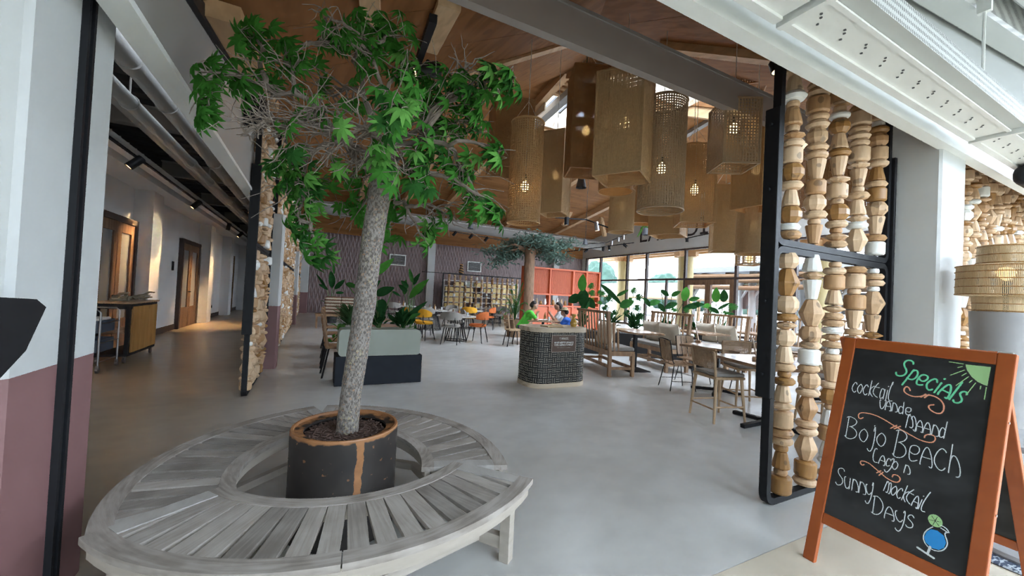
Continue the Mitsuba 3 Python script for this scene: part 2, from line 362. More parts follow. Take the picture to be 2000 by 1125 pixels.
# truss at the back right: king post with two braces
tr = thing('roof_truss', 'pale timber truss with slanting braces at the back right', 'truss')
zt = PB(0, 19)
add('brace', bar(atY(1100, 440, 19), atY(1150, 350, 19), .2, .2), 'pine_light', tr)
add('brace', bar(atY(1181, 462, 19), atY(1158, 340, 19), .2, .2), 'pine_light', tr)
# long round ventilation duct in front of the back wall
du = thing('air_duct', 'long round grey air duct in front of the back wall', 'duct')
add('tube', tube([(-.5, 21, 5.27), (3, 21, 5.27), (10, 21, 5.2), (17.3, 21, 5.15)], .32, 20), 'duct_grey', du, smooth=40)
add('edge_line', bar((-.4, 20.70, 5.40), (17.2, 20.70, 5.28), .03, .03), 'white_steel', du)
for x in (1, 4.5, 8, 11.5, 15): add('collar', tube([(x - .03, 21, 5.22), (x + .03, 21, 5.22)], .345, 20), 'duct_grey', du, smooth=40)
# grey box beam across the hall, with a light rail along its top
gb = thing('box_beam', 'broad grey box beam crossing the hall high in front of the lanterns', 'beam')
add('casing', box(.75, 17.9, 3.4, 3.5, 4.176, 4.545), 'beam_grey', gb)
add('top_rail', cat([box(.75, 17.9, 3.38, 3.42, 4.545, 4.585), box(.75, 17.9, 3.46, 3.5, 4.545, 4.65)]), 'duct_grey', gb)
# unseen walls and roof slabs behind the eye, added to cut the front daylight
struct('wall_concourse', box(-4.5, 13, -7.5, -7.4, 0, 4.3), 'white_paint')
struct('wall_concourse_left', box(-4.6, -4.5, -7.5, 1.2, 0, 3.6), 'white_paint')
struct('wall_concourse_right', box(12.9, 13, -7.5, 1.3, 0, 3.4), 'white_paint')
struct('ceiling_concourse_right', box(9.0, 13, -7.5, -3.3, 4.85, 4.95), 'white_steel')
struct('ceiling_concourse_left', box(-4.6, -.6, -7.5, -3.3, 3.58, 3.66), 'white_steel')
# front edge beam and concourse roof deck
fb = struct('beam_front', cat([box(-3, 12.8, 1.38, 1.43, 3.06, 3.55), box(-3, 12.8, 1.37, 1.46, 3.04, 3.07)]), 'white_steel')
struct('wall_front_deck', box(-3, 12.8, 1.40, 1.44, 3.551, 5.4), 'deck_grey')
M_('deck_grey', (.30, .315, .305), .6)
DZ = lambda x: 3.46 + .13 * x
dk = struct('ceiling_concourse', bar((-4.5, -1.0, DZ(-4.5) + .25), (12.8, -1.0, DZ(12.8) + .25), 4.7, .06), 'deck_paint')
for i in range(13):
    y = 1.2 - i * .34
    P = [(y - .02, 0), (y + .15, 0), (y + .17, .02), (y + .22, .22), (y + .21, .235), (y - .08, .235), (y - .09, .22), (y - .04, .02)]
    m = prism(P, 0, 17.4); v = m.vertices
    m = trimesh.Trimesh(np.stack([-4.5 + v[:, 2], v[:, 0], v[:, 1] + DZ(-4.5 + v[:, 2])], 1), m.faces[:, ::-1], process=False)
    add('deck_rib', m, 'perforated', dk)
def _perf(p, n, uv):
    u, v = p.x / .022, p.y / .022 + p.z / .04
    du_, dv_ = u - dr.floor(u) - .5, v - dr.floor(v) - .5
    hole = dr.select((du_ * du_ + dv_ * dv_ < .09) & (dr.abs(n.z) < .9), 1.0, 0.0)
    return mix((.38, .40, .385), (.15, .155, .15), hole)
M_('perforated', _perf, .5); M_('deck_paint', (.36, .38, .365), .5)
# ---------------------------------------------------------------- window wall on the right, its double door
edges = [23.5, 21.9, 19.25, 17.6, 14.8, 11.9, 9.3, 6.7, 4.1, 1.6]
for i in range(len(edges) - 1):
    y1, y0 = edges[i], edges[i + 1]
    w = struct(f'window_{i+1}', cat([box(XR - .02, XR + .14, y0 - .06, y0 + .06, 0, 4.5), box(XR - .02, XR + .14, y0, y1, 2.78, 2.88), box(XR - .02, XR + .14, y0, y1, 4.42, 4.5), box(XR - .02, XR + .14, y0, y1, 0, .1)] + ([box(XR - .02, XR + .14, y1 - .06, y1 + .06, 0, 4.5)] if i == 0 else [])), 'frame_brown')
    def pane(ya, yb, za, zb):
        add('pane', trimesh.Trimesh([(XR + .06, ya, za), (XR + .06, yb, za), (XR + .06, yb, zb), (XR + .06, ya, zb)], [(0, 1, 2), (0, 2, 3)], process=False), 'glass', w)
    pane(y0 + .06, y1 - .06, 2.88, 4.42)
    if i != 4: pane(y0 + .06, y1 - .06, .1, 2.78)
    if i == 3: add('mullion', box(XR, XR + .12, 16.0, 16.1, .1, 2.78), 'frame_brown', w)
d = struct('door_1', cat([box(XR - .04, XR + .12, 11.96, 12.16, 0, 2.78), box(XR - .04, XR + .12, 14.54, 14.74, 0, 2.78), box(XR - .04, XR + .12, 13.2, 13.5, 0, 2.6), box(XR - .04, XR + .12, 11.96, 14.74, 2.52, 2.78), box(XR - .04, XR + .12, 12, 14.7, .02, .3)]), 'door_wood')
for a, b in ((12.16, 13.2), (13.5, 14.54)):
    add('pane', trimesh.Trimesh([(XR + .05, a, .3), (XR + .05, b, .3), (XR + .05, b, 2.52), (XR + .05, a, 2.52)], [(0, 1, 2), (0, 2, 3)], process=False), 'glass', d)
for y in (13.3, 13.4): add('door_handle', tube([(XR - .04, y, 1.0), (XR - .1, y, 1.0), (XR - .1, y, 1.5), (XR - .04, y, 1.5)], .015, 6), 'steel', d)

# the lettering high on the right wall
M_('letter_black', (.02, .02, .022), .5)
m = text('LABADI', .95); m.apply_transform(trimesh.transformations.rotation_matrix(math.pi / 2, (1, 0, 0)))
m.apply_transform(trimesh.transformations.rotation_matrix(-math.pi / 2, (0, 0, 1)))
b = m.bounds; pE = atX(1392, 452, XR)
m.apply_translation((XR - .03 - b[0, 0], pE[1] + .25 - b[0, 1], atX(1350, 461, XR)[2] - b[0, 2]))
add('wall_letters', m, 'letter_black', label='big black letters high on the grey wall between the lanterns', cat='lettering')

# ---------------------------------------------------------------- outside
M_('terrace', (.36, .37, .38), .8)
M_('column_yellow', (.34, .27, .12), .6)
M_('log_white', lambda p, n, uv: mix((.19, .185, .18), (.28, .275, .265), fbm(p.x * 4, p.y * 4, p.z * 1.5)), .8)
M_('log_brown', _wood((.12, .068, .034), (.18, .105, .055), (.07, .045, .022), 1, .6, 10), .8)
M_('thatch', lambda p, n, uv: mix((.06, .057, .053), (.11, .10, .093), fbm(p.x * 2, p.y * 30, p.z * 30)), .9)
M_('roof_sheet', (.17, .18, .19), .6)
struct('terrace_ground', box(XR + .2, 90, -30, 110, -.16, -.02), 'terrace')
for i, (y, s) in enumerate(((22.8, 'by the back corner of the window wall'), (17.2, 'seen through the middle of the window wall'), (9.8, 'behind the bead screen'), (3.5, 'behind the bead screen'))):
    k = thing('round_column', f'pale yellow round column outside the windows {s}', 'column', 'yellow columns behind the bead screen' if i > 1 else None)
    add('shaft', cyl((21, y, 0), (21, y, 4.45), .46, 20), 'column_yellow', k, smooth=40)
    add('bracket', cat([bar((20.2, y, 4.6), (21.8, y, 4.6), .3, .3), bar((21, y - .8, 4.6), (21, y + .8, 4.6), .3, .3)]), 'glulam', k)
cano = thing('canopy', 'timber canopy over the terrace along the top of the windows', 'canopy')
add('soffit', box(XR + .25, 22.0, 0, 27, 5.0, 5.1), 'pine_light', cano)
for x in (18.6, 21, 22): add('beam', box(x - .12, x + .12, 0, 27, 4.72, 5.0), 'glulam', cano)
for i in range(14): add('joist', box(XR + .3, 22, 1 + i * 1.9, 1.14 + i * 1.9, 4.86, 5.0), 'pine_light', cano)
pg = thing('pergola', 'terrace bar with log beams and a flat white roof edge outside the door', 'pergola')
add('roof_edge', box(24, 31, 2, 20.2, 3.70, 4.05), 'roof_sheet', pg)
for i, (x, y) in enumerate(((24.5, 19.4), (24.5, 15.05), (24.5, 10.6), (24.5, 6), (30, 19.4), (30, 15), (30, 10), (30, 5))):
    add('post', tube([(x, y, -.02), (x + .1, y + .06, 1.5), (x - .06, y, 2.8), (x, y, 3.69)], [.24, .2, .21, .22], 10), 'log_white', pg, smooth=50)
    add('brace', tube([(x, y, 2.0), (x, y - .6, 2.9), (x, y - 1.2, 3.55)], .1, 8), 'log_white', pg, smooth=50)
for j, z in enumerate((3.50, 3.22, 2.75)):
    add('log_beam', tube([(24.2, 20.0, z), (24.15, 15, z - .1), (24.25, 10, z + .05), (24.2, 2.2, z)], [.17, .14, .16, .15], 10), 'log_brown', pg, smooth=50)
for j in range(10): add('plank', box(24.6, 30.8, 2.3 + j * 1.8, 2.6 + j * 1.8, 3.5, 3.69), 'log_brown', pg)
add('back_panel', box(30.3, 30.5, 2, 20, 1.3, 2.7), 'thatch', pg)
for j in range(3): add('back_plank', box(30.1, 30.3, 2, 20, 2.75 + j * .26, 2.98 + j * .26), 'log_brown', pg)
hut = thing('hut', 'low thatched hut with a timber edge on the far terrace', 'hut')
M1 = trimesh.Trimesh([(30, 23, 2.0), (38, 23, 2.0), (38, 41, 2.0), (30, 41, 2.0), (33, 25, 3.6), (35, 25, 3.6), (35, 39, 3.6), (33, 39, 3.6)], [(0, 1, 5), (0, 5, 4), (1, 2, 6), (1, 6, 5), (2, 3, 7), (2, 7, 6), (3, 0, 4), (3, 4, 7), (4, 5, 6), (4, 6, 7)], process=False)
add('roof', M1, 'thatch', hut)
add('fascia', cat([box(29.9, 38.1, 22.9, 41.1, 1.85, 2.0)]), 'log_brown', hut)
for x, y in ((30.4, 23.4), (30.4, 32), (30.4, 40.5), (37.6, 23.4), (37.6, 40.5)): add('post', cyl((x, y, 0), (x, y, 1.9), .14, 8), 'log_brown', hut)
# far trees: lumpy crowns on trunks
M_('tree_far', lambda p, n, uv: mix((.012, .034, .026), (.026, .058, .040), fbm(p.x * .9, p.y * .9, p.z * 1.4, 4)), .9)
M_('tree_trunk', (.12, .09, .07), .9)
def crown(seed, s, h):
    m = trimesh.creation.icosphere(subdivisions=4, radius=1.0)
    v = m.vertices; n1 = meshkit.fbm(v * 2.2 + seed * 7, 4, seed); n2 = meshkit.noise(v * 9 + seed, seed)
    v = v * (0.72 + .55 * n1 + .13 * n2)[:, None]
    m.vertices = v * (s, s, h); return m
tr_r = random.Random(3)
for i in range(11):
    y = 28 + i * 9.8 + tr_r.uniform(-1.5, 1.5); x = 95 - .35 * y + tr_r.uniform(-5, 5); hh = tr_r.uniform(6.5, 9.5) * (1.25 if i % 4 == 1 else 1)
    k = thing('far_tree', 'hazy green tree in the row on the horizon behind the terrace', 'tree', 'trees on the horizon')
    add('trunk', tube([(x, y, -.1), (x + .2, y, hh * .5)], [.4, .25], 8), 'tree_trunk', k)
    m = crown(i + 1, tr_r.uniform(3.6, 4.0), hh * .5); m.apply_translation((x, y, hh * .52)); add('crown', m, 'tree_far', k, smooth=True)
# thin summer haze between the terrace and the trees is left to the bright sky

# ---------------------------------------------------------------- corridor: doors, pipes, tracks, spotlights
for i, (y0, y1) in enumerate(((9.75, 11.35), (14.9, 16.75))):
    zt = 2.58
    d = struct(f'door_{i+2}', cat([box(-3.62, -3.5, y0 - .12, y0, 0, zt), box(-3.62, -3.5, y1, y1 + .12, 0, zt), box(-3.62, -3.5, y0 - .12, y1 + .12, zt, zt + .12)]), 'frame_brown')
    ym = (y0 + y1) / 2
    for a, b in ((y0, ym - .01), (ym + .01, y1)):
        add('door_leaf', cat([box(-3.6, -3.53, a, a + .16, 0, zt), box(-3.6, -3.53, b - .16, b, 0, zt), box(-3.6, -3.53, a, b, zt - .2, zt), box(-3.6, -3.53, a, b, 0, .62)]), 'door_wood', d)
        lf = [k for k in scene if k.startswith(d + '__door_leaf') and k.count('__') == 1][-1]
        add('pane', box(-3.57, -3.56, a + .16, b - .16, .62, zt - .2), 'door_glass', lf)
    add('door_handle', cat([cyl((-3.53, ym - .08, 1.1), (-3.47, ym - .08, 1.1), .012, 8), cyl((-3.47, ym - .08, 1.1), (-3.47, ym - .26, 1.1), .012, 8)]), 'black_metal', d)
M_('door_glass', (.16, .17, .17), .08, spec=.8)
d = struct('door_4', cat([box(-3.62, -3.5, 21.9, 22.05, 0, 2.7), box(-3.62, -3.5, 23.2, 23.35, 0, 2.7), box(-3.62, -3.5, 21.9, 23.35, 2.6, 2.72), box(-3.6, -3.54, 22.05, 23.2, 0, 2.6)]), 'door_wood')
add('wall_plate', rbox(.02, .16, .26, .006).apply_translation((-3.59, 14.3, 1.85)), 'black_metal', label='small dark wall plate beside the second corridor door', cat='sign')
add('wall_socket', rbox(.02, .12, .12, .006).apply_translation((-3.59, 19.4, .45)), 'black_metal', label='small black box low on the wall after the second door', cat='socket')
for i, (x, z, r, s) in enumerate(((-1.55, 3.42, .095, 'thicker grey pipe under the corridor deck beside the white beam'), (-1.86, 3.36, .075, 'thinner grey pipe under the corridor deck left of the thicker one'))):
    k = thing('ceiling_pipe', s, 'pipe')
    add('tube', cyl((x, 1.5, z), (x, 29.8, z), r, 16), 'duct_grey', k, smooth=40)
    for y in (4.6, 7.9, 11.2, 14.5, 17.8, 21.1): add('coupling', cyl((x, y, z), (x, y + .16, z), r * 1.16, 16), 'duct_grey', k, smooth=40)
    for y in (5.6, 9.2, 12.8): add('hanger', cat([box(x - .006, x + .006, y, y + .02, z + r * .9, 4.25), tube([(x + (r + .008) * math.cos(t), y + .01, z + (r + .008) * math.sin(t)) for t in np.linspace(0, 6.2, 13)], .008, 5)]), 'duct_grey', k)
add('cable_tray', cat([box(-2.34, -2.10, 1.5, 29.5, 3.62, 3.64), box(-2.34, -2.32, 1.5, 29.5, 3.64, 3.72), box(-2.12, -2.10, 1.5, 29.5, 3.64, 3.72)]), 'duct_grey', label='grey cable tray beside the black spotlight track in the corridor', cat='cable tray')
add('cable_tray', box(-2.95, -2.75, 1.5, 29.5, 3.5, 3.62), 'corridor_wall', label='pale cable trunking between the soffit and the black track', cat='cable tray')

# emitters
scene['glow_warm'] = {'type': 'diffuse', 'reflectance': {'type': 'rgb', 'value': [.8, .7, .5]}}
def emit(name, mesh, rad, parent=None, w=.02, smooth=False, **k):
    ply = mikit.ply(mesh, 'glow_warm', smooth)
    ply['emitter'] = {'type': 'area', 'radiance': {'type': 'rgb', 'value': list(rad)}, 'sampling_weight': w}
    return put(name, ply, parent, **k)
WARM = (1.0, .62, .28)
def spot(name, pos, aim, label, group=None, r=.05, L=.17, rad=2.5, col=WARM, stem=.07, w=.02, light=0, mat='black_metal', cat_='spotlight'):
    """a track spotlight: stem, barrel, glowing lens; pos is where its stem meets the track"""
    k = thing(name, label, cat_, group); pos = np.asarray(pos, float); d = np.asarray(aim, float); d /= np.linalg.norm(d)
    c = pos - (0, 0, stem)
    add('stem', cat([cyl(pos, c, .012, 6), rbox(.035, .07, .03, .006).apply_translation(pos - (0, 0, .018))]), mat, k)
    a, b, _ = frame(d); Mx = np.eye(4); Mx[:3, 0], Mx[:3, 1], Mx[:3, 2], Mx[:3, 3] = a, b, d, c
    body = lathe([(0, -L * .5), (r * .93, -L * .5), (r, -L * .45), (r, L * .5), (r * .86, L * .5), (r * .86, L * .42), (0, L * .42)], 14); body.apply_transform(Mx)
    add('barrel', body, mat, k, smooth=35)
    ln = lathe([(0, L * .455), (r * .84, L * .445)][::-1], 14)
    ln = trimesh.Trimesh(*[(lathe([(r * .84, L * .45), (0, L * .46)], 14)).vertices, (lathe([(r * .84, L * .45), (0, L * .46)], 14)).faces], process=False); ln.apply_transform(Mx)
    emit('lens', ln, [.009 * rad * x for x in col], k, w)
    if light:
        e = c + d * (L * .5 + .02)
        scene[k + '_beam_light'] = {'type': 'spot', 'to_world': T().look_at(origin=e.tolist(), target=(e + d).tolist(), up=[.3, 1, .1]), 'intensity': {'type': 'rgb', 'value': [.4 * light * x for x in col]}, 'cutoff_angle': 34, 'beam_width': 16, 'sampling_weight': .15}
    return k
add('light_track', box(-2.62, -2.58, 2.4, 29, 3.372, 3.40), 'black_metal', label='long black spotlight track in the corridor', cat='track')
for i, (y, s) in enumerate(((8.2, 'nearest corridor spotlight, on the left'), (11.8, 'second corridor spotlight from the front'), (15.8, 'third corridor spotlight from the front'), (18.1, 'fourth corridor spotlight, beside the black screen post'))):
    spot('track_spotlight', (-2.6, y, 3.36), (-.62, -.25, -.8) if i != 2 else (-.2, .05, -1), 'black cylinder ' + s, r=.06, L=.24, rad=7, light=1.3, w=.03)

# ---------------------------------------------------------------- chilled beam units under the concourse deck
units = ((-1.2, 2.12, 'near white perforated ceiling unit, cut by the top edge'), (2.16, 4.95, 'middle white perforated ceiling unit along the front beam'), (4.99, 8.0, 'far white perforated ceiling unit at the right edge'))
for x0, x1, s in units:
    k = thing('ceiling_unit', s, 'ceiling unit')
    add('casing', prism([(x0, 1.01), (x1, 1.01), (x1, 1.24), (x0, 1.24)], 3.03, 3.16), 'white_steel', k)
    add('side_panel', box(x0, x1, .93, 1.01, 3.035, 3.18), 'perforated', k)
    add('edge_strip', cat([box(x0, x1, 1.20, 1.245, 3.012, 3.03), box(x0, x1, 1.005, 1.03, 3.018, 3.03)]), 'white_steel', k)
    dots = []
    n = int((x1 - x0) / .24)
    for j in range(n):
        for dx, dy in ((0, 1.09), (.03, 1.105), (.07, 1.14)):
            dots.append(moved(trimesh.creation.cylinder(.007, .006, sections=8), x0 + .1 + j * .24 + dx, dy, 3.028))
    add('screw_hole', cat(dots), 'dark_deck', k, kind='stuff')
    add('end_clip', box(x0 - .02, x0 + .02, .94, 1.245, 3.0, 3.2), 'white_steel', k)
hg = thing('hanger_rod', 'threaded white hanger rod holding up the ceiling units at the right', 'hanger')
add('rod', cyl((4.75, 1.12, 3.16), (4.75, 1.12, DZ(4.75) + .05), .011, 8), 'white_steel', hg)
add('nut', cyl((4.75, 1.12, 3.16), (4.75, 1.12, 3.2), .026, 6), 'white_steel', hg)
add('anchor', box(4.73, 4.77, 1.08, 1.16, DZ(4.75) - .09, DZ(4.75) + .05), 'white_steel', hg)
sp = thing('speaker', 'black speaker hanging under the ceiling unit at the right edge', 'speaker')
m = rbox(.5, .26, .2, .08, 4); m.apply_translation((6.3, 1.10, 2.92)); add('housing', m, 'black_metal', sp, smooth=40)
add('wire', tube([(6.05, 1.05, 2.92), (5.97, 1.05, 2.97), (6.03, 1.06, 3.02), (6.2, 1.1, 3.01)], .008, 6), 'black_metal', sp)
# ---------------------------------------------------------------- ring bench, steel pot and tree
def _grey_wood(seed, tone):
    def f(p, n, uv):
        r = dr.sqrt((p.x - .25) ** 2 + (p.y - 2.8) ** 2); a = dr.atan2(p.y - 2.8, p.x - .25)
        g = fbm(r * 7 + seed, a * 130, p.z * 30, 4); b = fbm(p.x * 7, p.y * 7, seed, 4)
        c = mix((.20, .175, .15), (.34, .315, .285), smoothstep(.2, .8, g * .45 + b * .55))
        return c * tone
    return f
def _rim_wood(p, n, uv):
    r = dr.sqrt((p.x - .25) ** 2 + (p.y - 2.8) ** 2); a = dr.atan2(p.y - 2.8, p.x - .25)
    g = fbm(r * 90, a * 9, p.z * 30, 4); b = fbm(p.x * 7, p.y * 7, 9.0, 4)
    return mix((.18, .155, .13), (.35, .32, .29), smoothstep(.2, .8, g * .5 + b * .5))
M_('grey_wood_rim', _rim_wood, .75)
M_('grey_wood_end', lambda p, n, uv: mix((.25, .235, .215), (.41, .395, .37), fbm(p.x * 30, p.y * 8, p.z * 20, 4)), .75)
for i, tn in enumerate((.74, .93, 1.10)):
    M_(f'grey_wood_{i}', _grey_wood(i * 3.7, tn), .75)
M_('grey_wood_edge', lambda p, n, uv: mix((.27, .24, .20), (.40, .36, .31), fbm(p.x * 8, p.y * 8, p.z * 25, 4)), .75)
from shapely.geometry import LineString
def arc_pts(c, r, a0, a1, n=24):
    t = np.radians(np.linspace(a0, a1, n)); return np.stack([c[0] + r * np.cos(t), c[1] + r * np.sin(t)], 1)
def sector(c, r0, r1, a0, a1, n=28):
    return Polygon(np.vstack([arc_pts(c, r1, a0, a1, n), arc_pts(c, r0, a1, a0, n)]))
def ext(poly, z0, z1):
    ms = []
    for g in getattr(poly, 'geoms', [poly]):
        if g.geom_type == 'Polygon' and g.area > 1e-7:
            m = trimesh.creation.extrude_polygon(g, z1 - z0, engine='earcut'); m.apply_translation((0, 0, z0)); ms.append(m)
    return cat(ms) if ms else None
br = random.Random(11)
def bench(c, a0, a1, nsl, fan, label, ztop=.43):
    k = thing('curved_bench', label, 'bench'); R1, R0 = 1.33, .80
    full = sector(c, R0, R1, a0, a1); mid = (a0 + a1) / 2; c = np.array(c)
    def radial_strip(a, w, side):
        d = np.array([math.cos(math.radians(a)), math.sin(math.radians(a))]); nn = np.array([-d[1], d[0]]) * side
        p, q = c + d * (R0 - .1), c + d * (R1 + .1); return Polygon([p, q, q + nn * w, p + nn * w])
    e0, e1 = radial_strip(a0, .085, 1), radial_strip(a1, .085, -1)
    rim_o, rim_i = sector(c, R1 - .085, R1, a0, a1), sector(c, R0, R0 + .075, a0, a1)
    inner = sector(c, R0 + .075, R1 - .085, a0, a1)
    for nm, pl in (('rim_board', rim_o), ('rim_board', rim_i)):
        for j in range(2 if pl is rim_o else 1):
            f = a0 + (a1 - a0) * j / 2 if pl is rim_o else a0; g = f + (a1 - a0) / 2 - .25 if pl is rim_o else a1
            s_ = pl if pl is rim_i else sector(c, R1 - .085, R1, f, g + (.25 if j else 0))
            add(nm, ext(s_, ztop - .03, ztop), 'grey_wood_rim', k)
    for e in (e0, e1): add('end_board', ext(e.intersection(inner), ztop - .028, ztop + .001), 'grey_wood_end', k)
    field = inner.difference(e0.buffer(.004)).difference(e1.buffer(.004))
    for i in range(nsl):
        t = a0 + (a1 - a0) * (i + .5) / nsl; d = np.array([math.cos(math.radians(t)), math.sin(math.radians(t))])
        p = c + d * (R0 + R1) / 2; b = math.radians(mid + fan * (t - mid)); u = np.array([math.cos(b), math.sin(b)]); v = np.array([-u[1], u[0]])
        w = (R0 + R1) / 2 * math.radians(a1 - a0) / nsl * math.cos(math.radians((1 - fan) * (t - mid))) - .021
        s_ = Polygon([p - u * .6 - v * w / 2, p + u * .6 - v * w * .54, p + u * .6 + v * w * .54, p - u * .6 + v * w / 2]).intersection(field)
        m = ext(s_, ztop - .027, ztop - .004 + br.uniform(-.0015, .0015))
        if m is not None: add('slat', m, f'grey_wood_{br.randrange(3)}', k)
    add('apron', ext(sector(c, R1 - .05, R1 - .022, a0 + .6, a1 - .6), ztop - .095, ztop - .031), 'grey_wood_edge', k)
    add('apron', ext(sector(c, R0 + .02, R0 + .048, a0 + .6, a1 - .6), ztop - .095, ztop - .031), 'grey_wood_edge', k)
    for a in (a0 + 5.5, a1 - 5.5):
        d = np.array([math.cos(math.radians(a)), math.sin(math.radians(a))])
        for r in (R0 + .09, R1 - .1):
            p = c + d * r; add('leg', moved(rbox(.062, .062, ztop - .031, .004), p[0], p[1], (ztop - .031) / 2, math.radians(a)), 'grey_wood_edge', k)
        p, q = c + d * (R0 + .09), c + d * (R1 - .1)
        add('rail', bar((*p, .10), (*q, .10), .045, .07), 'grey_wood_edge', k)
        add('rail', bar((*p, ztop - .065), (*q, ztop - .065), .045, .065), 'grey_wood_edge', k)
    p, q = [c + .95 * np.array([math.cos(math.radians(a)), math.sin(math.radians(a))]) for a in (a0 + 5.5, a1 - 5.5)]
    mm = c + 1.2 * np.array([math.cos(math.radians(mid)), math.sin(math.radians(mid))])
    pm, qm = [c + 1.05 * np.array([math.cos(math.radians(a)), math.sin(math.radians(a))]) for a in (a0 + 5.5, a1 - 5.5)]
    add('stretcher', cat([bar((*pm, .10), (*(c + 1.05 * np.array([math.cos(math.radians(mid)), math.sin(math.radians(mid))])), .10), .05, .05), bar((*qm, .10), (*(c + 1.05 * np.array([math.cos(math.radians(mid)), math.sin(math.radians(mid))])), .10), .05, .05)]), 'grey_wood_edge', k)
    return k
bench((.30, 2.96), -145.5, -47.0, 18, .86, 'weathered grey curved slatted bench in front of the pot, nearest the camera')
bench((.479, 2.64), 108.5, 199.0, 17, .55, 'weathered grey curved slatted bench on the left of the pot', .425)
bench((-.12, 2.605), -17.0, 77.5, 16, .6, 'weathered grey curved slatted bench behind the right of the pot', .425)

PX, PY = .235, 2.72
def _pot(p, n, uv):
    g = fbm(p.x * 9, p.y * 9, p.z * 6, 4)
    base = mix((.012, .0115, .012), (.032, .026, .022), g)
    rim = smoothstep(.596, .611, p.z + .03 * (fbm(p.x * 22, p.y * 22, p.z * 20) - .5))
    wob = .018 * (fbm(p.z * 14, 1.0, 2.0) - .5)
    seam = dr.select((p.y < PY - .1) & (dr.abs(p.x - .288 + wob) < .021 + .012 * (fbm(p.z * 30, 4.0) - .5)), 1.0, 0.0) * smoothstep(.12, .3, p.z + .3)
    rust = mix((.20, .085, .03), (.36, .17, .07), fbm(p.x * 25, p.y * 25, p.z * 25, 4))
    sp = smoothstep(.74, .80, fbm(p.x * 30, p.y * 30, p.z * 30 + 5, 3)) * .5
    return mix(base, rust, dr.clip(rim + seam + sp, 0, 1))
M_('pot_steel', _pot, .45, spec=.5)
M_('soil', lambda p, n, uv: mix((.03, .018, .014), (.11, .065, .05), fbm(p.x * 40, p.y * 40, p.z * 40, 4)), .9)
pot = thing('tree_pot', 'round dark steel pot with a rusty rim inside the ring of benches', 'pot')
m = lathe([(0, .0), (.318, 0), (.322, .02), (.317, .3), (.318, .612), (.313, .622), (.300, .622), (.297, .61), (.297, .5), (0, .5)], 48); add('shell', moved(m, PX, PY), 'pot_steel', pot, smooth=40)
m = lathe([(.245, .6), (.297, .605), (.297, .59), (.245, .585), (.245, .6)], 48); add('inner_rim', moved(m, PX, PY), 'pot_steel', pot, smooth=40)
m = lathe([(0, .50), (.243, .5), (.243, .562), (.15, .572), (.05, .578), (0, .58)], 32)
v = m.vertices; v[:, 2] += np.where(v[:, 2] > .55, (meshkit.noise(v * 30) - .5) * .02, 0)
so = add('mulch', cat([moved(m, PX, PY)]), 'soil', label='brown bark mulch in the pot around the trunk', cat='mulch', kind='stuff')
ch = []
for i in range(420):
    a, r = br.uniform(0, 6.283), .235 * math.sqrt(br.random())
    b_ = trimesh.creation.box(extents=(br.uniform(.012, .035), br.uniform(.006, .012), .004))
    b_.apply_transform(trimesh.transformations.euler_matrix(br.uniform(-.5, .5), br.uniform(-.5, .5), br.uniform(0, 6)))
    b_.apply_translation((PX + r * math.cos(a), PY + r * math.sin(a), .577 + .006 * (1 - r / .24) + br.uniform(0, .006))); ch.append(b_)
scene[so] = mikit.ply(cat([moved(m, PX, PY)] + ch), 'soil')

# the tree
def _bark(p, n, uv):
    g = fbm(p.x * 130, p.y * 130, p.z * 60, 4)
    c = mix((.085, .073, .063), (.215, .195, .178), smoothstep(.3, .7, g))
    l = smoothstep(.60, .66, fbm(p.x * 80 + 5, p.y * 80, p.z * 50, 4)) * smoothstep(.45, .6, fbm(p.x * 8, p.y * 8, p.z * 5 + 3, 2))
    o = smoothstep(.64, .72, fbm(p.x * 90, p.y * 90 + 9, p.z * 55, 3))
    return mix(mix(c, (.32, .28, .17), l * .6), (.32, .18, .09), o * .5)
M_('bark', _bark, .85)
M_('twig', lambda p, n, uv: mix((.105, .084, .067), (.25, .21, .175), fbm(p.x * 30, p.y * 30, p.z * 30)), .85)
tree = thing('tree', 'leaning tree with grey trunk and crown of hand shaped green leaves in the steel pot', 'tree')
tp = [(677, 852, 2.52), (684, 790, 2.52), (693, 720, 2.53), (706, 640, 2.54), (719, 540, 2.55), (731, 450, 2.56), (745, 365, 2.57), (757, 318, 2.58)]
tp = np.array([atD(*q) for q in tp]); off = np.array([PX + .0, PY - .03]) - tp[0, :2]
tp[:, :2] += off * 0.5
from scipy.interpolate import CubicSpline
cs = CubicSpline(np.linspace(0, 1, len(tp)), tp); tt = np.linspace(-.03, 1.0, 90); P = cs(tt); rad = np.interp(tt, [-.03, .02, .2, .6, 1], [.078, .066, .063, .066, .072])
m = tube(P, rad, 28); v = m.vertices
cen = np.repeat(P, 28, 0); dv = v - cen; nz = meshkit.fbm(v * np.array([28, 28, 12]), 4) - .5; n2 = meshkit.fbm(v * np.array([9, 9, 5]), 2, 5) - .5
m.vertices = cen + dv * (1 + .22 * nz + .20 * n2)[:, None]
add('trunk', m, 'bark', tree, smooth=True)
fork = P[-1]
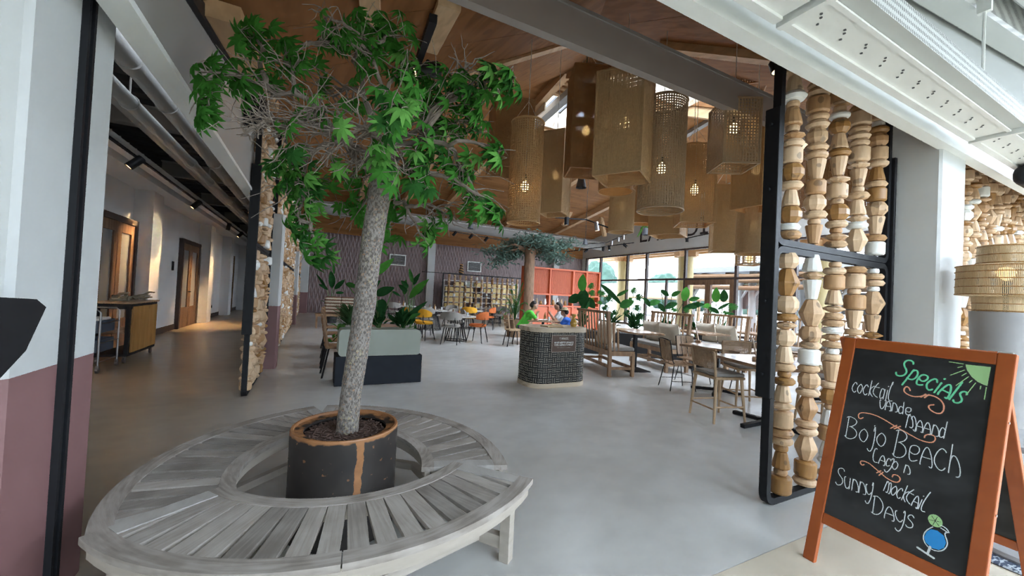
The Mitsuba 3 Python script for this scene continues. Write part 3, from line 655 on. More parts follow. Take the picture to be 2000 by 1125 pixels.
# limbs out to the leaf blobs: (x, y, spread in pixels, depth from the eye, leaves, twigs)
blobs = [(470, 150, 45, 2.35, 16, 5), (500, 70, 40, 2.5, 16, 4), (560, 110, 48, 2.4, 22, 6), (410, 150, 34, 2.2, 10, 3), (400, 215, 32, 2.2, 14, 2), (610, 210, 60, 2.2, 6, 14), (660, 75, 40, 2.7, 16, 5), (715, 95, 48, 2.45, 22, 5), (700, 60, 45, 2.9, 16, 4), (770, 70, 42, 2.6, 18, 4), (790, 130, 45, 2.5, 18, 5),
         (650, 190, 70, 2.9, 10, 12), (780, 200, 45, 2.15, 22, 6), (770, 230, 42, 2.0, 14, 4), (850, 190, 45, 2.6, 24, 6), (900, 180, 48, 2.5, 26, 7), (950, 160, 40, 2.4, 20, 5), (990, 165, 30, 2.3, 12, 3), (870, 250, 48, 2.7, 24, 7), (930, 240, 40, 2.6, 16, 6), (835, 280, 46, 2.5, 22, 6), (975, 295, 26, 2.3, 8, 2), (560, 250, 45, 2.15, 4, 14), (540, 190, 55, 2.7, 8, 10),
         (760, 320, 45, 2.3, 10, 7), (820, 350, 45, 2.4, 20, 6), (900, 330, 42, 2.5, 20, 7), (930, 390, 34, 2.5, 10, 5), (965, 415, 28, 2.4, 12, 2), (570, 320, 42, 2.3, 20, 7), (600, 370, 44, 2.4, 22, 5), (550, 365, 30, 2.4, 10, 4), (585, 430, 38, 2.4, 16, 3), (680, 350, 55, 2.9, 16, 9), (640, 300, 60, 2.2, 2, 18), (700, 420, 40, 3.0, 10, 4), (620, 485, 34, 2.4, 12, 2), (770, 420, 30, 2.8, 8, 3), (830, 470, 26, 2.7, 8, 2), (760, 470, 26, 2.9, 6, 2), (870, 420, 46, 2.7, 6, 9), (700, 250, 70, 2.1, 3, 20), (520, 240, 60, 2.2, 0, 12), (910, 120, 40, 2.4, 0, 6), (480, 260, 36, 2.1, 0, 8), (640, 30, 50, 2.4, 2, 5)]
tr_ = random.Random(5)
def rv(s): return np.array([tr_.gauss(0, s), tr_.gauss(0, s), tr_.gauss(0, s)])
def wander(p, q, n, s, sag=0):
    p, q = np.asarray(p), np.asarray(q); t = np.linspace(0, 1, n)[:, None]; a = p + (q - p) * t; L = np.linalg.norm(q - p)
    o = np.cumsum(np.array([rv(s * L) for _ in range(n)]), 0); o -= o[0] + (o[-1] - o[0]) * t
    a = a + o; a[:, 2] += sag * L * np.sin(np.pi * t[:, 0]); return a
leaf_spots = []
limbs = []
for (x, y, r, D, nl, nt) in blobs:
    c = atD(x, y, D); s = r / F * D
    start = P[-1 - tr_.randrange(0, 12)] if limbs == [] or tr_.random() < .35 else None
    if start is None:      # spring from the nearest limb already grown
        cand = [q for L in limbs for q in L[len(L) // 3:]]; cand = cand + [fork]
        ds = [np.linalg.norm(q - c) + .55 * np.linalg.norm(q - fork) for q in cand]; start = cand[int(np.argmin(ds))]
    path = wander(start, c, 9, .035, .10 if c[2] > 2.3 else .2); limbs.append(path)
    L = np.linalg.norm(c - start); r0 = .013 + .012 * min(1, L)
    ms = [tube(path, np.linspace(r0, .006, 9), 7)]
    twigs = []
    for i in range(int(nt * 1.8)):
        b = path[tr_.randrange(3, 9)]; d = rv(1); d /= np.linalg.norm(d); d[2] *= .6; e = c + d * s * tr_.uniform(.6, 1.7)
        tw = wander(b, e, 6, .05, .05); twigs.append(tw); ms.append(tube(tw, np.linspace(.0055, .0018, 6), 5))
        if tr_.random() < .75:
            b2 = tw[tr_.randrange(2, 5)]; tw2 = wander(b2, b2 + rv(.11), 4, .05); ms.append(tube(tw2, np.linspace(.003, .0013, 4), 4))
    for i in range(nl):
        d = rv(1); d /= np.linalg.norm(d); q = c + d * s * tr_.uniform(.25, 1.15)
        src = min([w[-1] for w in twigs] + [c], key=lambda w: np.linalg.norm(w - q)) if twigs else c
        ms.append(tube(wander(src, q, 4, .04, .05), np.linspace(.0026, .0014, 4), 4)); leaf_spots.append((q, q - src))
    add('branch', cat(ms), 'twig', tree, smooth=40)
# leaf: eight pointed leaflets spread like fingers
def leaf_mesh(seed):
    r = random.Random(seed); ms = []
    for i in range(8):
        a = (i - 3.5) * .74; L = (.086, .083, .075, .06)[int(abs(i - 3.5))] * r.uniform(.9, 1.1); w = L * .18
        V, Fc = [], []
        for j, (t, ww) in enumerate(((0, .12), (.25, .75), (.5, 1.0), (.75, .65), (1.0, .0))):
            dz = -.035 * t * t + .004; 
            for sx, fz in ((-1, .22), (0, 0), (1, .22)): V.append((sx * w * ww, t * L, dz * L / .09 * 1.6 + fz * w * ww))
            if j:
                o = (j - 1) * 3
                for q in (0, 1): Fc += [(o + q, o + q + 1, o + q + 4), (o + q, o + q + 4, o + q + 3)]
        m = trimesh.Trimesh(V, Fc, process=False); m.apply_transform(trimesh.transformations.rotation_matrix(-a, (0, 0, 1))); ms.append(m)
    return cat(ms)
def leafmat(key, c0, c1, rough=.42):
    scene[key] = {'type': 'principledthin', 'base_color': proc(lambda p, n, uv: mix(c0, c1, fbm(p.x * 14, p.y * 14, p.z * 14))), 'roughness': rough, 'diff_trans': .45, 'spec_trans': 0.0, 'eta': 1.4}
leafmat('leaf_green', (.030, .13, .022), (.065, .22, .035))
leafmat('leaf_deep', (.018, .075, .018), (.035, .12, .026))
leafmat('leaf_lime', (.075, .24, .04), (.14, .33, .08))
LV = [(leaf_mesh(s)) for s in range(3)]
LD = [[mikit.ply(m, mt, True) for mt in ('leaf_green', 'leaf_deep', 'leaf_lime', 'leaf_green')] for m in LV]
order = sorted(range(len(leaf_spots)), key=lambda i: np.linalg.norm(leaf_spots[i][0] - EYE))
rest = []
for j, i in enumerate(order):
    q, d = leaf_spots[i]; d = d / (np.linalg.norm(d) + 1e-9); out = q - fork; out[2] *= .3; out /= np.linalg.norm(out) + 1e-9
    nrm = np.array([0, 0, 1.0]) * .40 + out * .85 + rv(.38); nrm /= np.linalg.norm(nrm)
    f = d * .6 + out * .3 + rv(.3) - np.array([0, 0, .25]); f -= f.dot(nrm) * nrm; f /= np.linalg.norm(f); sx = np.cross(f, nrm); sc = tr_.uniform(.72, 1.05)
    Mx = np.eye(4); Mx[:3, 0], Mx[:3, 1], Mx[:3, 2], Mx[:3, 3] = sx * sc, f * sc, nrm * sc, q
    if j < 300: put('leaf', LD[tr_.randrange(3)][tr_.randrange(4)], tree, T(Mx.tolist()))
    else:
        m = LV[j % 3].copy(); m.apply_transform(Mx); rest.append(m)
add('far_leaf', cat(rest), 'leaf_green', tree, smooth=True, kind='stuff')
# ---------------------------------------------------------------- turned wooden beads on black frames
def _bead(c0, c1):
    def f(p, n, uv):
        w = fbm(p.x * 7, p.y * 7, p.z * 3); g = fbm(p.x * 60 + 8 * w, p.y * 60, p.z * 7, 3)
        k = smoothstep(.78, .84, noise(p.x * 19, p.y * 19, p.z * 13))
        return mix(c0, c1, smoothstep(.25, .75, .55 * g + .45 * fbm(p.x * 9, p.y * 9, p.z * 6))) * (1 - .45 * k)
    return f
M_('bead_natural', _bead((.42, .275, .155), (.54, .375, .225)), .5)
M_('bead_pale', _bead((.50, .35, .215), (.60, .445, .29)), .5)
M_('bead_tan', _bead((.34, .195, .09), (.44, .265, .13)), .5)
M_('bead_ochre', _bead((.25, .125, .038), (.32, .17, .055)), .4)
M_('bead_white', (.68, .70, .67), .35)
BEADMAT = ['bead_natural', 'bead_pale', 'bead_tan', 'bead_natural', 'bead_pale', 'bead_natural', 'bead_ochre', 'bead_white']
# profile (radius, height) of each kind and the number of sides: turned or cut with facets
BEADS = {
    'disc_bead': ([(.018, 0), (.05, .004), (.062, .022), (.05, .040), (.018, .044)], 24, True),
    'ring_bead': ([(.02, 0), (.045, .002), (.056, .014), (.057, .026), (.045, .040), (.02, .042)], 24, True),
    'drum_bead': ([(.02, 0), (.047, .002), (.056, .012), (.056, .082), (.047, .092), (.02, .094)], 24, True),
    'double_cone_bead': ([(.024, 0), (.030, .003), (.060, .066), (.060, .074), (.030, .140), (.024, .143)], 8, False),
    'facet_bead': ([(.022, 0), (.038, .002), (.058, .030), (.058, .062), (.040, .090), (.022, .092)], 9, False),
    'cup_bead': ([(.018, 0), (.028, .002), (.032, .02), (.047, .108), (.044, .114), (.018, .116)], 12, False),
    'flared_bead': ([(.018, 0), (.044, .002), (.048, .01), (.032, .085), (.028, .094), (.018, .096)], 12, False),
    'saucer_bead': ([(.016, 0), (.03, .004), (.061, .020), (.061, .026), (.03, .042), (.016, .044)], 10, False),
    'spool_bead': ([(.016, 0), (.030, .002), (.034, .010), (.034, .022), (.030, .032), (.016, .034)], 16, True),
}
BEADS = {k: ([(r * 1.38, z * 1.42) for r, z in v[0]],) + v[1:] for k, v in BEADS.items()}
BH = {k: v[0][-1][1] for k, v in BEADS.items()}
SEQ = ['disc_bead', 'spool_bead', 'double_cone_bead', 'disc_bead', 'ring_bead', 'drum_bead', 'cup_bead', 'saucer_bead', 'facet_bead', 'ring_bead', 'flared_bead', 'facet_bead', 'drum_bead', 'saucer_bead', 'double_cone_bead', 'spool_bead', 'disc_bead', 'drum_bead', 'flared_bead']
BEADPLY = {}
def beadply(kind, lod):
    prof, n, sm = BEADS[kind]
    if (kind, lod) not in BEADPLY:
        m = lathe([(0, 0)] + prof + [(0, prof[-1][1])], n if lod == 0 else 8)
        BEADPLY[kind, lod] = (m, {mt: mikit.ply(m, mt, 35 if sm else (20 if n > 10 else False)) for mt in set(BEADMAT)})
    return BEADPLY[kind, lod]
bd = random.Random(21)
def bead_string(x, y, z0, z1):
    """[(kind, material, matrix values)] from the floor up"""
    out = []; z = z0; prev = None
    while z < z1 - .02:
        k = SEQ[bd.randrange(len(SEQ))]
        if k == prev or z + BH[k] > z1 + .03: 
            if z + BH['ring_bead'] > z1 + .03: break
            k = 'ring_bead' if prev != 'ring_bead' else 'spool_bead'
        mt = BEADMAT[bd.randrange(8)]
        if k in ('double_cone_bead', 'facet_bead') and mt == 'bead_white' and bd.random() < .6: mt = 'bead_pale'
        s = bd.uniform(.95, 1.08)
        out.append((k, mt, (x + bd.uniform(-.004, .004), y + bd.uniform(-.004, .004), z, bd.uniform(0, 360), s)))
        z += BH[k] * s + .0015; prev = k
    return out
def tube_frame(a, b, z0, z1, r=.10, w=.05):
    """a rounded rectangular frame of square tube in the upright plane through a and b"""
    a, b = np.array(a), np.array(b); L = np.linalg.norm(b - a); u = (b - a) / L; nrm = np.array([-u[1], u[0]])
    o = Polygon(rrect(L, z1 - z0, r)); i_ = Polygon(rrect(L - 2 * w, z1 - z0 - 2 * w, max(r - w, .01)))
    m = trimesh.creation.extrude_polygon(o.difference(i_), .06, engine='earcut'); v = m.vertices
    c = (a + b) / 2
    P = np.stack([c[0] + u[0] * v[:, 0] + nrm[0] * (v[:, 2] - .03), c[1] + u[1] * v[:, 0] + nrm[1] * (v[:, 2] - .03), (z0 + z1) / 2 + v[:, 1]], 1)
    return trimesh.Trimesh(P, m.faces if np.linalg.det([[u[0], 0, nrm[0]], [u[1], 0, nrm[1]], [0, 1, 0]]) > 0 else m.faces[:, ::-1], process=False)
def bead_screen(label, a, b, spacing, ztop, limit=300, lod=0, inset=.12, post=True, zmid=1.98, group=None, stuff_only=False):
    k = thing('bead_screen', label, 'bead screen', group)
    a, b = np.array(a, float), np.array(b, float); L = np.linalg.norm(b - a); u = (b - a) / L
    add('frame', tube_frame(a, b, 0, zmid), 'black_metal', k); add('frame', tube_frame(a, b, zmid + .005, ztop), 'black_metal', k)
    if post:
        nrm = np.array([u[1], -u[0]])
        for q, s in ((a, -1), (b, 1)):
            c = q + u * s * .032
            for z0, z1 in ((.82, 3.03),): add('side_channel', moved(cat([rbox(.045, .11, z1 - z0, .006)]), c[0], c[1], (z0 + z1) / 2, math.atan2(u[1], u[0])), 'black_metal', k)
            for z in (1.0, 1.55, 2.4, 2.9): add('bolt', cyl((*(c - u * .03), z), (*(c + u * s * .05), z), .012, 8), 'black_metal', k)
    n = int(round((L - 2 * inset) / spacing)) + 1
    rest, cnt, pieces = {}, 0, []
    for i in range(n):
        q = a + u * (inset + (L - 2 * inset) * i / max(1, n - 1))
        for z0, z1 in ((.06, zmid - .055), (zmid + .07, ztop - .05)):
            pieces += bead_string(q[0], q[1], z0, z1)
        add('cord', cat([cyl((*q, .03), (*q, ztop - .03), .009, 6)]), 'black_matte', k)
    pieces.sort(key=lambda t: (t[2][0]) ** 2 + (t[2][1]) ** 2 + (t[2][2] - 1.5) ** 2)
    for kind, mt, (x, y, z, rz, s) in pieces:
        if cnt < limit and not stuff_only:
            put('bead', beadply(kind, lod)[1][mt], k, at(x, y, z, rz, s)); cnt += 1
        else:
            m = beadply(kind, 1)[0].copy(); m.apply_scale(s); m.apply_transform(trimesh.transformations.rotation_matrix(math.radians(rz), (0, 0, 1))); m.apply_translation((x, y, z)); rest.setdefault(mt, []).append(m)
    for j, (mt, ms) in enumerate(sorted(rest.items())): add('far_bead', cat(ms), mt, k, smooth=30, kind='stuff')
    return k
bead_screen('black framed screen strung with five columns of turned wooden beads, right of the tables', (3.115, 1.78), (4.99, 1.78), .37, 3.55, inset=.22)
bead_screen('bead screen past the right column, cut off by the right edge behind the bamboo lamp', (5.78, 1.79), (10.4, 1.79), .30, 3.55, post=False)
bead_screen('nearest bead screen along the left corridor, in front of the first hall pillar', (-.735, 6.08), (-.735, 7.96), .37, 4.0, inset=.16)
bead_screen('long bead screen along the left corridor between the two hall pillars', (-.70, 8.46), (-.70, 16.55), .37, 4.3, post=False)
bead_screen('far bead screen along the left corridor behind the second hall pillar', (-.68, 17.06), (-.68, 23.3), .40, 4.3, post=False, stuff_only=True)

# ---------------------------------------------------------------- chalkboard on its easel frame
M_('cherry', lambda p, n, uv: mix((.29, .062, .016), (.40, .105, .026), fbm(p.x * 40 + p.z, p.y * 6, p.z * 5, 4)), .32, spec=.5)
M_('chalk_board', lambda p, n, uv: mix((.010, .011, .012), (.032, .034, .036), smoothstep(.35, .8, fbm(p.x * 7, p.y * 5 + p.z * 2, p.z * 6, 4))), .65)
for k_, c_ in (('chalk_white', (.62, .66, .68)), ('chalk_green', (.16, .62, .36)), ('chalk_lime', (.36, .60, .28)), ('chalk_blue', (.03, .27, .66)), ('chalk_orange', (.74, .34, .22)), ('chalk_smudge', (.12, .125, .13))): M_(k_, c_, .9)
P0, Pt, bw = np.array([2.732, 1.315, 0.0]), np.array([3.09, 1.30, 1.335]), .71
eu = np.array([-.0717, -.9974, 0.0])                 # along the board, to the reader's right
ev = Pt - P0; ev -= ev.dot(eu) * eu; HB = np.linalg.norm(ev); ev /= HB; en = np.cross(eu, ev)
if en[0] > 0: en = -en
AF = lambda s, t, d=0.0: P0 + eu * s + ev * t + en * d          # s right, t up, d towards the reader
kb = thing('chalkboard', 'cherry red framed chalkboard easel with the specials written in chalk, standing at the right', 'chalkboard')
def af_box(s0, s1, t0, t1, d0, d1, f=AF, r=.004):
    m = rbox(abs(s1 - s0), abs(t1 - t0), abs(d1 - d0), r); v = m.vertices + ((s0 + s1) / 2, (t0 + t1) / 2, (d0 + d1) / 2)
    V = np.array([f(*q) for q in v]); Fc = m.faces
    t = trimesh.Trimesh(V, Fc, process=False)
    if t.volume < 0: t = trimesh.Trimesh(V, Fc[:, ::-1], process=False)
    return t
FW = .062
add('front_stile', af_box(0, FW, 0, HB, -.03, 0), 'cherry', kb); add('front_stile', af_box(bw - FW, bw, 0, HB, -.03, 0), 'cherry', kb)
add('front_rail', af_box(FW, bw - FW, HB - FW, HB, -.03, -.002), 'cherry', kb); add('front_rail', af_box(FW, bw - FW, .235, .235 + FW, -.03, -.002), 'cherry', kb)
add('writing_board', af_box(FW - .005, bw - FW + .005, .235 + FW - .005, HB - FW + .005, -.022, -.010, r=.002), 'chalk_board', kb)
# the leaning back half
Bt = Pt + np.array([.065, 0, -.005]); Bb = np.array([3.72, 1.30, 0.0]); evb = Bt - Bb; evb -= evb.dot(eu) * eu; HBk = np.linalg.norm(evb); evb /= HBk; enb = np.cross(eu, evb)
BF = lambda s, t, d=0.0: Bb + eu * s + evb * t + enb * d
for s0 in (0, bw - FW): add('back_stile', af_box(s0, s0 + FW, 0, HBk, -.015, .015, BF), 'cherry', kb)
add('back_rail', af_box(FW, bw - FW, HBk - FW, HBk, -.013, .013, BF), 'cherry', kb); add('back_rail', af_box(FW, bw - FW, .235, .235 + FW, -.013, .013, BF), 'cherry', kb)
add('back_board', af_box(FW - .005, bw - FW + .005, .235 + FW - .005, HBk - FW + .005, -.006, .006, BF, .002), 'chalk_board', kb)
for s0 in (.03, bw - .03): add('hinge', cyl(Pt + eu * (s0 - .025) + (.03, 0, -.008), Pt + eu * (s0 + .025) + (.03, 0, -.008), .012, 8), 'steel', kb)
for t0 in (.62, 1.05): add('screw', cyl(AF(bw - .004, t0, -.015), AF(bw + .003, t0, -.015), .006, 8), 'steel', kb)
# chalk strokes: drawn in pixel-free board coordinates (s, t) found from the photograph's letters
def bp(x, y):
    """board coordinates of a point seen at a pixel"""
    d = ray(x, y); q = EYE + d * ((P0 - EYE).dot(en) / d.dot(en)) - P0; return np.array([q.dot(eu), q.dot(ev)])
def stroke(pts, w=.004):
    """a flat chalk line of width w through board points"""
    p = np.asarray(pts, float)
    if len(p) > 2:
        t = np.concatenate([[0], np.cumsum(np.linalg.norm(np.diff(p, axis=0), axis=1))]); cs_ = CubicSpline(t, p); p = cs_(np.linspace(0, t[-1], max(8, len(p) * 5)))
    g = LineString(p).buffer(w / 2, quad_segs=3)
    m = ext(g, -.0095, -.0085); 
    V = np.array([AF(*q) for q in m.vertices]); t = trimesh.Trimesh(V, m.faces, process=False)
    return t if t.volume > 0 else trimesh.Trimesh(V, m.faces[:, ::-1], process=False)
def blob(pts):
    m = ext(Polygon(pts).buffer(0), -.0096, -.009); V = np.array([AF(*q) for q in m.vertices]); t = trimesh.Trimesh(V, m.faces, process=False)
    return t if t.volume > 0 else trimesh.Trimesh(V, m.faces[:, ::-1], process=False)
# a hand-drawn single line alphabet in a unit box (x 0..w, y 0..1, descenders below 0)
A_ = {
 'S': (.62, [[(.6, .88), (.42, 1), (.14, .93), (.1, .72), (.3, .55), (.52, .4), (.5, .12), (.22, 0), (0, .12)]]),
 'p': (.5, [[(.1, .62), (.06, -.35)], [(.08, .5), (.3, .64), (.48, .45), (.36, .12), (.06, .1)]]),
 'e': (.5, [[(.04, .34), (.46, .36), (.4, .6), (.18, .6), (.02, .32), (.16, .02), (.46, .1)]]),
 'c': (.46, [[(.44, .52), (.26, .64), (.05, .42), (.1, .1), (.3, 0), (.46, .1)]]),
 'C': (.55, [[(.52, .66), (.32, .76), (.06, .5), (.1, .14), (.34, 0), (.56, .12)]]),
 'i': (.16, [[(.08, .58), (.08, 0)], [(.075, .8), (.095, .83)]]),
 'A': (.5, [[(.02, 0), (.06, .42), (.24, .66), (.42, .5), (.46, 0)], [(.06, .28), (.46, .28)]]),
 'l': (.14, [[(.07, 1.0), (.07, 0)]]), 'L': (.42, [[(.1, .95), (.06, .05), (.14, 0), (.42, .02)]]),
 's': (.42, [[(.4, .56), (.2, .64), (.08, .48), (.34, .26), (.34, .06), (.14, -.02), (0, .06)]]),
 'o': (.46, [[(.24, .6), (.05, .42), (.08, .1), (.26, 0), (.43, .16), (.42, .48), (.24, .6)]]),
 'k': (.48, [[(.08, .95), (.08, 0)], [(.42, .66), (.1, .32), (.46, 0)]]), 't': (.36, [[(.16, .9), (.16, .06), (.34, .02)], [(.0, .62), (.34, .62)]]),
 'a': (.46, [[(.4, .5), (.2, .62), (.04, .3), (.16, 0), (.38, .14)], [(.41, .6), (.42, 0)]]),
 'v': (.46, [[(.04, .62), (.06, .14), (.22, 0), (.4, .14), (.42, .64)]]), 'u': (.46, [[(.04, .6), (.06, .14), (.22, 0), (.4, .14)], [(.42, .6), (.43, 0)]]),
 'n': (.46, [[(.06, .62), (.06, 0)], [(.06, .4), (.22, .62), (.4, .5), (.42, 0)]]), 'd': (.48, [[(.38, .5), (.2, .6), (.04, .3), (.16, 0), (.38, .12)], [(.42, 1.0), (.42, 0)]]),
 'M': (.74, [[(.05, .0), (.06, .8)], [(.06, .6), (.2, .82), (.36, .7), (.37, .1)], [(.37, .6), (.52, .82), (.66, .7), (.7, 0)]]),
 'm': (.66, [[(.05, .62), (.05, 0)], [(.05, .45), (.18, .64), (.32, .5), (.33, 0)], [(.33, .45), (.46, .64), (.58, .5), (.62, 0)]]),
 'B': (.7, [[(.12, 1.0), (.06, .04)], [(.0, .97), (.34, 1.02), (.6, .86), (.4, .62), (.22, .56)], [(.22, .56), (.5, .5), (.68, .28), (.5, .04), (.2, -.02), (.0, .08)]]),
 'j': (.26, [[(.2, .6), (.2, -.2), (.08, -.36), (-.06, -.26)], [(.2, .84), (.22, .86)]]),
 'h': (.46, [[(.06, 1.0), (.06, 0)], [(.06, .36), (.24, .62), (.42, .46), (.42, -.06)]]), 'g': (.46, [[(.4, .5), (.2, .62), (.04, .34), (.16, .04), (.38, .14)], [(.42, .6), (.42, -.24), (.22, -.4), (.04, -.28)]]),
 'y': (.46, [[(.04, .6), (.08, .2), (.22, .1), (.4, .24)], [(.42, .62), (.38, -.2), (.2, -.4), (.04, -.3)]]),
 'D': (.66, [[(.1, .95), (.08, .04)], [(.0, .9), (.3, .96), (.6, .7), (.6, .28), (.34, .02), (0, .04)]]),
 'r': (.34, [[(.06, .6), (.06, 0)], [(.06, .36), (.2, .58), (.34, .56)]]), ' ': (.3, []),
}
def chalk_line(txt, a, b, hpx, name, mat, w=.0039):
    """writes txt along the line between two pixels on the board, its capitals hpx pixels high there"""
    p, q = bp(*a), bp(*b); L = np.linalg.norm(q - p); u = (q - p) / L; v = np.array([-u[1], u[0]])
    hgt = np.linalg.norm(bp(a[0] + 3, a[1] - hpx) - p); total = sum(A_[c][0] + .13 for c in txt) - .13; sx = L / total
    ms, x = [], 0.0
    for c in txt:
        for st in A_[c][1]: ms.append(stroke([p + u * (x + px) * sx + v * py * hgt for px, py in st], w))
        x += A_[c][0] + .13
    return add(name, cat(ms), mat, kb)
def curve(pxs, name, mat, w=.005): return add(name, cat([stroke([bp(*q) for q in L], w) for L in pxs]), mat, kb)
ch_ = 'chalk_writing'
chalk_line('SpeciAls', (1746, 730), (1873, 789), 35, ch_, 'chalk_green', .008)
chalk_line('cocktaiL', (1661, 764), (1741, 783), 30, ch_, 'chalk_white')
chalk_line('vAn', (1716, 797), (1748, 804), 26, ch_, 'chalk_white'); chalk_line('de', (1752, 806), (1777, 811), 23, ch_, 'chalk_white')
chalk_line('MAAnd', (1766, 834), (1843, 856), 31, ch_, 'chalk_white')
chalk_line('Bojo', (1648, 853), (1726, 873), 40, ch_, 'chalk_white'); chalk_line('BeACh', (1741, 889), (1868, 928), 51, ch_, 'chalk_white')
chalk_line('LAgo', (1703, 900), (1749, 918), 26, ch_, 'chalk_white'); chalk_line('n', (1762, 922), (1772, 926), 26, ch_, 'chalk_white')
chalk_line('Sunny', (1630, 945), (1700, 971), 34, ch_, 'chalk_white')
chalk_line('mocktAiL', (1723, 957), (1804, 1000), 32, ch_, 'chalk_white'); chalk_line('DAys', (1700, 1001), (1782, 1033), 36, ch_, 'chalk_white')
curve([[(1776, 762), (1768, 755), (1764, 762), (1772, 770), (1792, 774), (1812, 771), (1832, 778), (1842, 795), (1834, 807), (1820, 803), (1812, 794), (1822, 790)], [(1797, 775), (1806, 769)], [(1804, 776), (1813, 770)]], 'chalk_flourish', 'chalk_orange', .0062)
curve([[(1684, 815), (1676, 816), (1676, 808), (1690, 806), (1718, 815), (1745, 831), (1775, 848), (1805, 862), (1822, 862), (1824, 852), (1812, 848), (1804, 854)], [(1738, 836), (1750, 830)], [(1745, 837), (1757, 832)]], 'chalk_flourish', 'chalk_orange', .0055)
curve([[(1686, 907), (1680, 906), (1679, 901), (1688, 901), (1705, 912), (1720, 925), (1738, 938), (1752, 941), (1756, 933), (1748, 927), (1741, 931)], [(1711, 923), (1719, 919)], [(1715, 928), (1723, 922)]], 'chalk_flourish', 'chalk_orange', .0055)
# the sun in the corner and its rays
sc_ = bp(1934, 716); arc = [bp(*q) for q in ((1884, 711), (1887, 722), (1896, 735), (1908, 745), (1920, 751), (1927, 753))]
add('chalk_sun', blob(arc + [sc_]), 'chalk_lime', kb)
curve([[(1853, 706), (1880, 710)], [(1869, 717), (1878, 715)], [(1855, 732), (1882, 722)], [(1877, 733), (1886, 728)], [(1866, 752), (1890, 735)], [(1892, 746), (1897, 742)], [(1885, 771), (1904, 747)], [(1913, 759), (1914, 753)], [(1921, 779), (1925, 756)]], 'chalk_ray', 'chalk_lime', .0035)
# cocktail glass
bowl = [(1817, 1033), (1829, 1036), (1842, 1046), (1846, 1060), (1842, 1070), (1832, 1074), (1818, 1070), (1806, 1059), (1803, 1049), (1808, 1038)]
add('chalk_drink', blob([bp(*q) for q in bowl]), 'chalk_blue', kb)
curve([[(1820, 1029), (1809, 1035), (1802, 1047), (1806, 1062), (1819, 1073), (1834, 1076), (1845, 1070), (1848, 1056), (1844, 1042), (1852, 1040)], [(1836, 1026), (1845, 1031), (1852, 1040)], [(1836, 1031), (1850, 1040)]], 'chalk_glass', 'chalk_white', .0042)
curve([[(1815, 1068), (1810, 1081)], [(1790, 1069), (1822, 1090)]], 'chalk_glass', 'chalk_white', .009)
lc = bp(1825, 1017); ring = [bp(1825 + 15 * math.cos(t) * .95 + 2 * math.sin(t), 1017 + 12.5 * math.sin(t) + 3 * math.cos(t)) for t in np.linspace(0, 2 * math.pi, 19)[:-1]]
add('chalk_lime_slice', blob(ring), 'chalk_lime', kb)
add('chalk_glass', cat([stroke([lc, lc + (r_ - lc) * .8], .002) for r_ in ring[::3]]), 'chalk_board', kb)
# ---------------------------------------------------------------- bamboo lamp on a grey tapered planter, the round table foot and the striped rug beside it
M_('bamboo_skin', lambda p, n, uv: mix((.44, .33, .18), (.60, .47, .29), fbm(p.x * 70, p.y * 70, p.z * 4)), .55)
M_('planter_grey', lambda p, n, uv: mix((.24, .24, .245), (.30, .30, .30), fbm(p.x * 8, p.y * 8, p.z * 8)), .6)
LX, LY = 5.28, 1.08
pl = thing('tall_planter', 'tall grey tapered planter under the bamboo lamp at the right edge', 'planter')
m = lathe([(0, 0), (.135, 0), (.14, .02), (.205, 1.53), (.205, 1.56), (.185, 1.56), (.18, 1.4), (0, 1.4)], 32); add('body', moved(m, LX, LY), 'planter_grey', pl, smooth=40)
lp = thing('bamboo_lamp', 'tiered bamboo stick lamp with a glowing bulb on the grey planter', 'lamp')
def slats(r0, z0, r1, z1, n, w=.0058):
    ms = []
    for i in range(n):
        a = 2 * math.pi * i / n; ms.append(bar((LX + r0 * math.cos(a), LY + r0 * math.sin(a), z0), (LX + r1 * math.cos(a), LY + r1 * math.sin(a), z1), w, w * .6, up=(math.cos(a), math.sin(a), 0)))
    return cat(ms)
tiers = [('lower_tier', .185, 1.56, .195, 1.69, 150), ('brim', .195, 1.69, .29, 1.70, 150), ('middle_tier', .29, 1.70, .285, 1.955, 190), ('shoulder', .285, 1.955, .17, 1.97, 150), ('upper_tier', .17, 1.97, .165, 2.13, 130), ('top', .165, 2.13, .03, 2.14, 80)]
for nm, r0, z0, r1, z1, n in tiers:
    add(nm, slats(r0, z0, r1, z1, n), 'bamboo_skin', lp, kind='stuff', label='thin upright bamboo sticks of the lamp')
rings = []
for r, zs in ((.192, (1.57, 1.63, 1.685)), (.293, (1.705, 1.77, 1.84, 1.90, 1.95)), (.173, (1.98, 2.05, 2.12))):
    for z in zs: rings.append(tube([(LX + r * math.cos(t), LY + r * math.sin(t), z) for t in np.linspace(0, 2 * math.pi, 41)], .004, 5))
add('binding', cat(rings), 'bead_ochre', lp)
bz = 1.885
add('socket', cyl((LX, LY, 1.56), (LX, LY, 1.83), .018, 10), 'black_metal', lp)
emit('bulb', moved(lathe([(0, 0), (.02, .01), (.05, .045), (.058, .075), (.04, .11), (0, .12)], 16), LX, LY, 1.83), (.03, .0145, .0042), lp, smooth=True)
M_('rug_blue', lambda p, n, uv: mix((.05, .065, .10), (.34, .38, .42), smoothstep(.45, .55, noise(p.x * 60 + p.y * 40, p.y * 110))), .95)
rg = add('rug', moved(lathe([(0, .001), (.50, .001), (.51, .008), (.50, .016), (0, .016)], 40), 4.30, .72), 'rug_blue', label='blue and white woven round rug behind the chalkboard', cat='rug')
tf = thing('side_table', 'small round pale grey table standing on the blue rug behind the chalkboard', 'table')
add('foot', moved(lathe([(0, .016), (.28, .016), (.285, .03), (.27, .05), (.06, .08), (.04, .12), (0, .12)], 32), 4.18, .72), 'planter_grey', tf, smooth=40)
add('column', cyl((4.18, .72, .1), (4.18, .72, .70), .035, 16), 'planter_grey', tf, smooth=40)
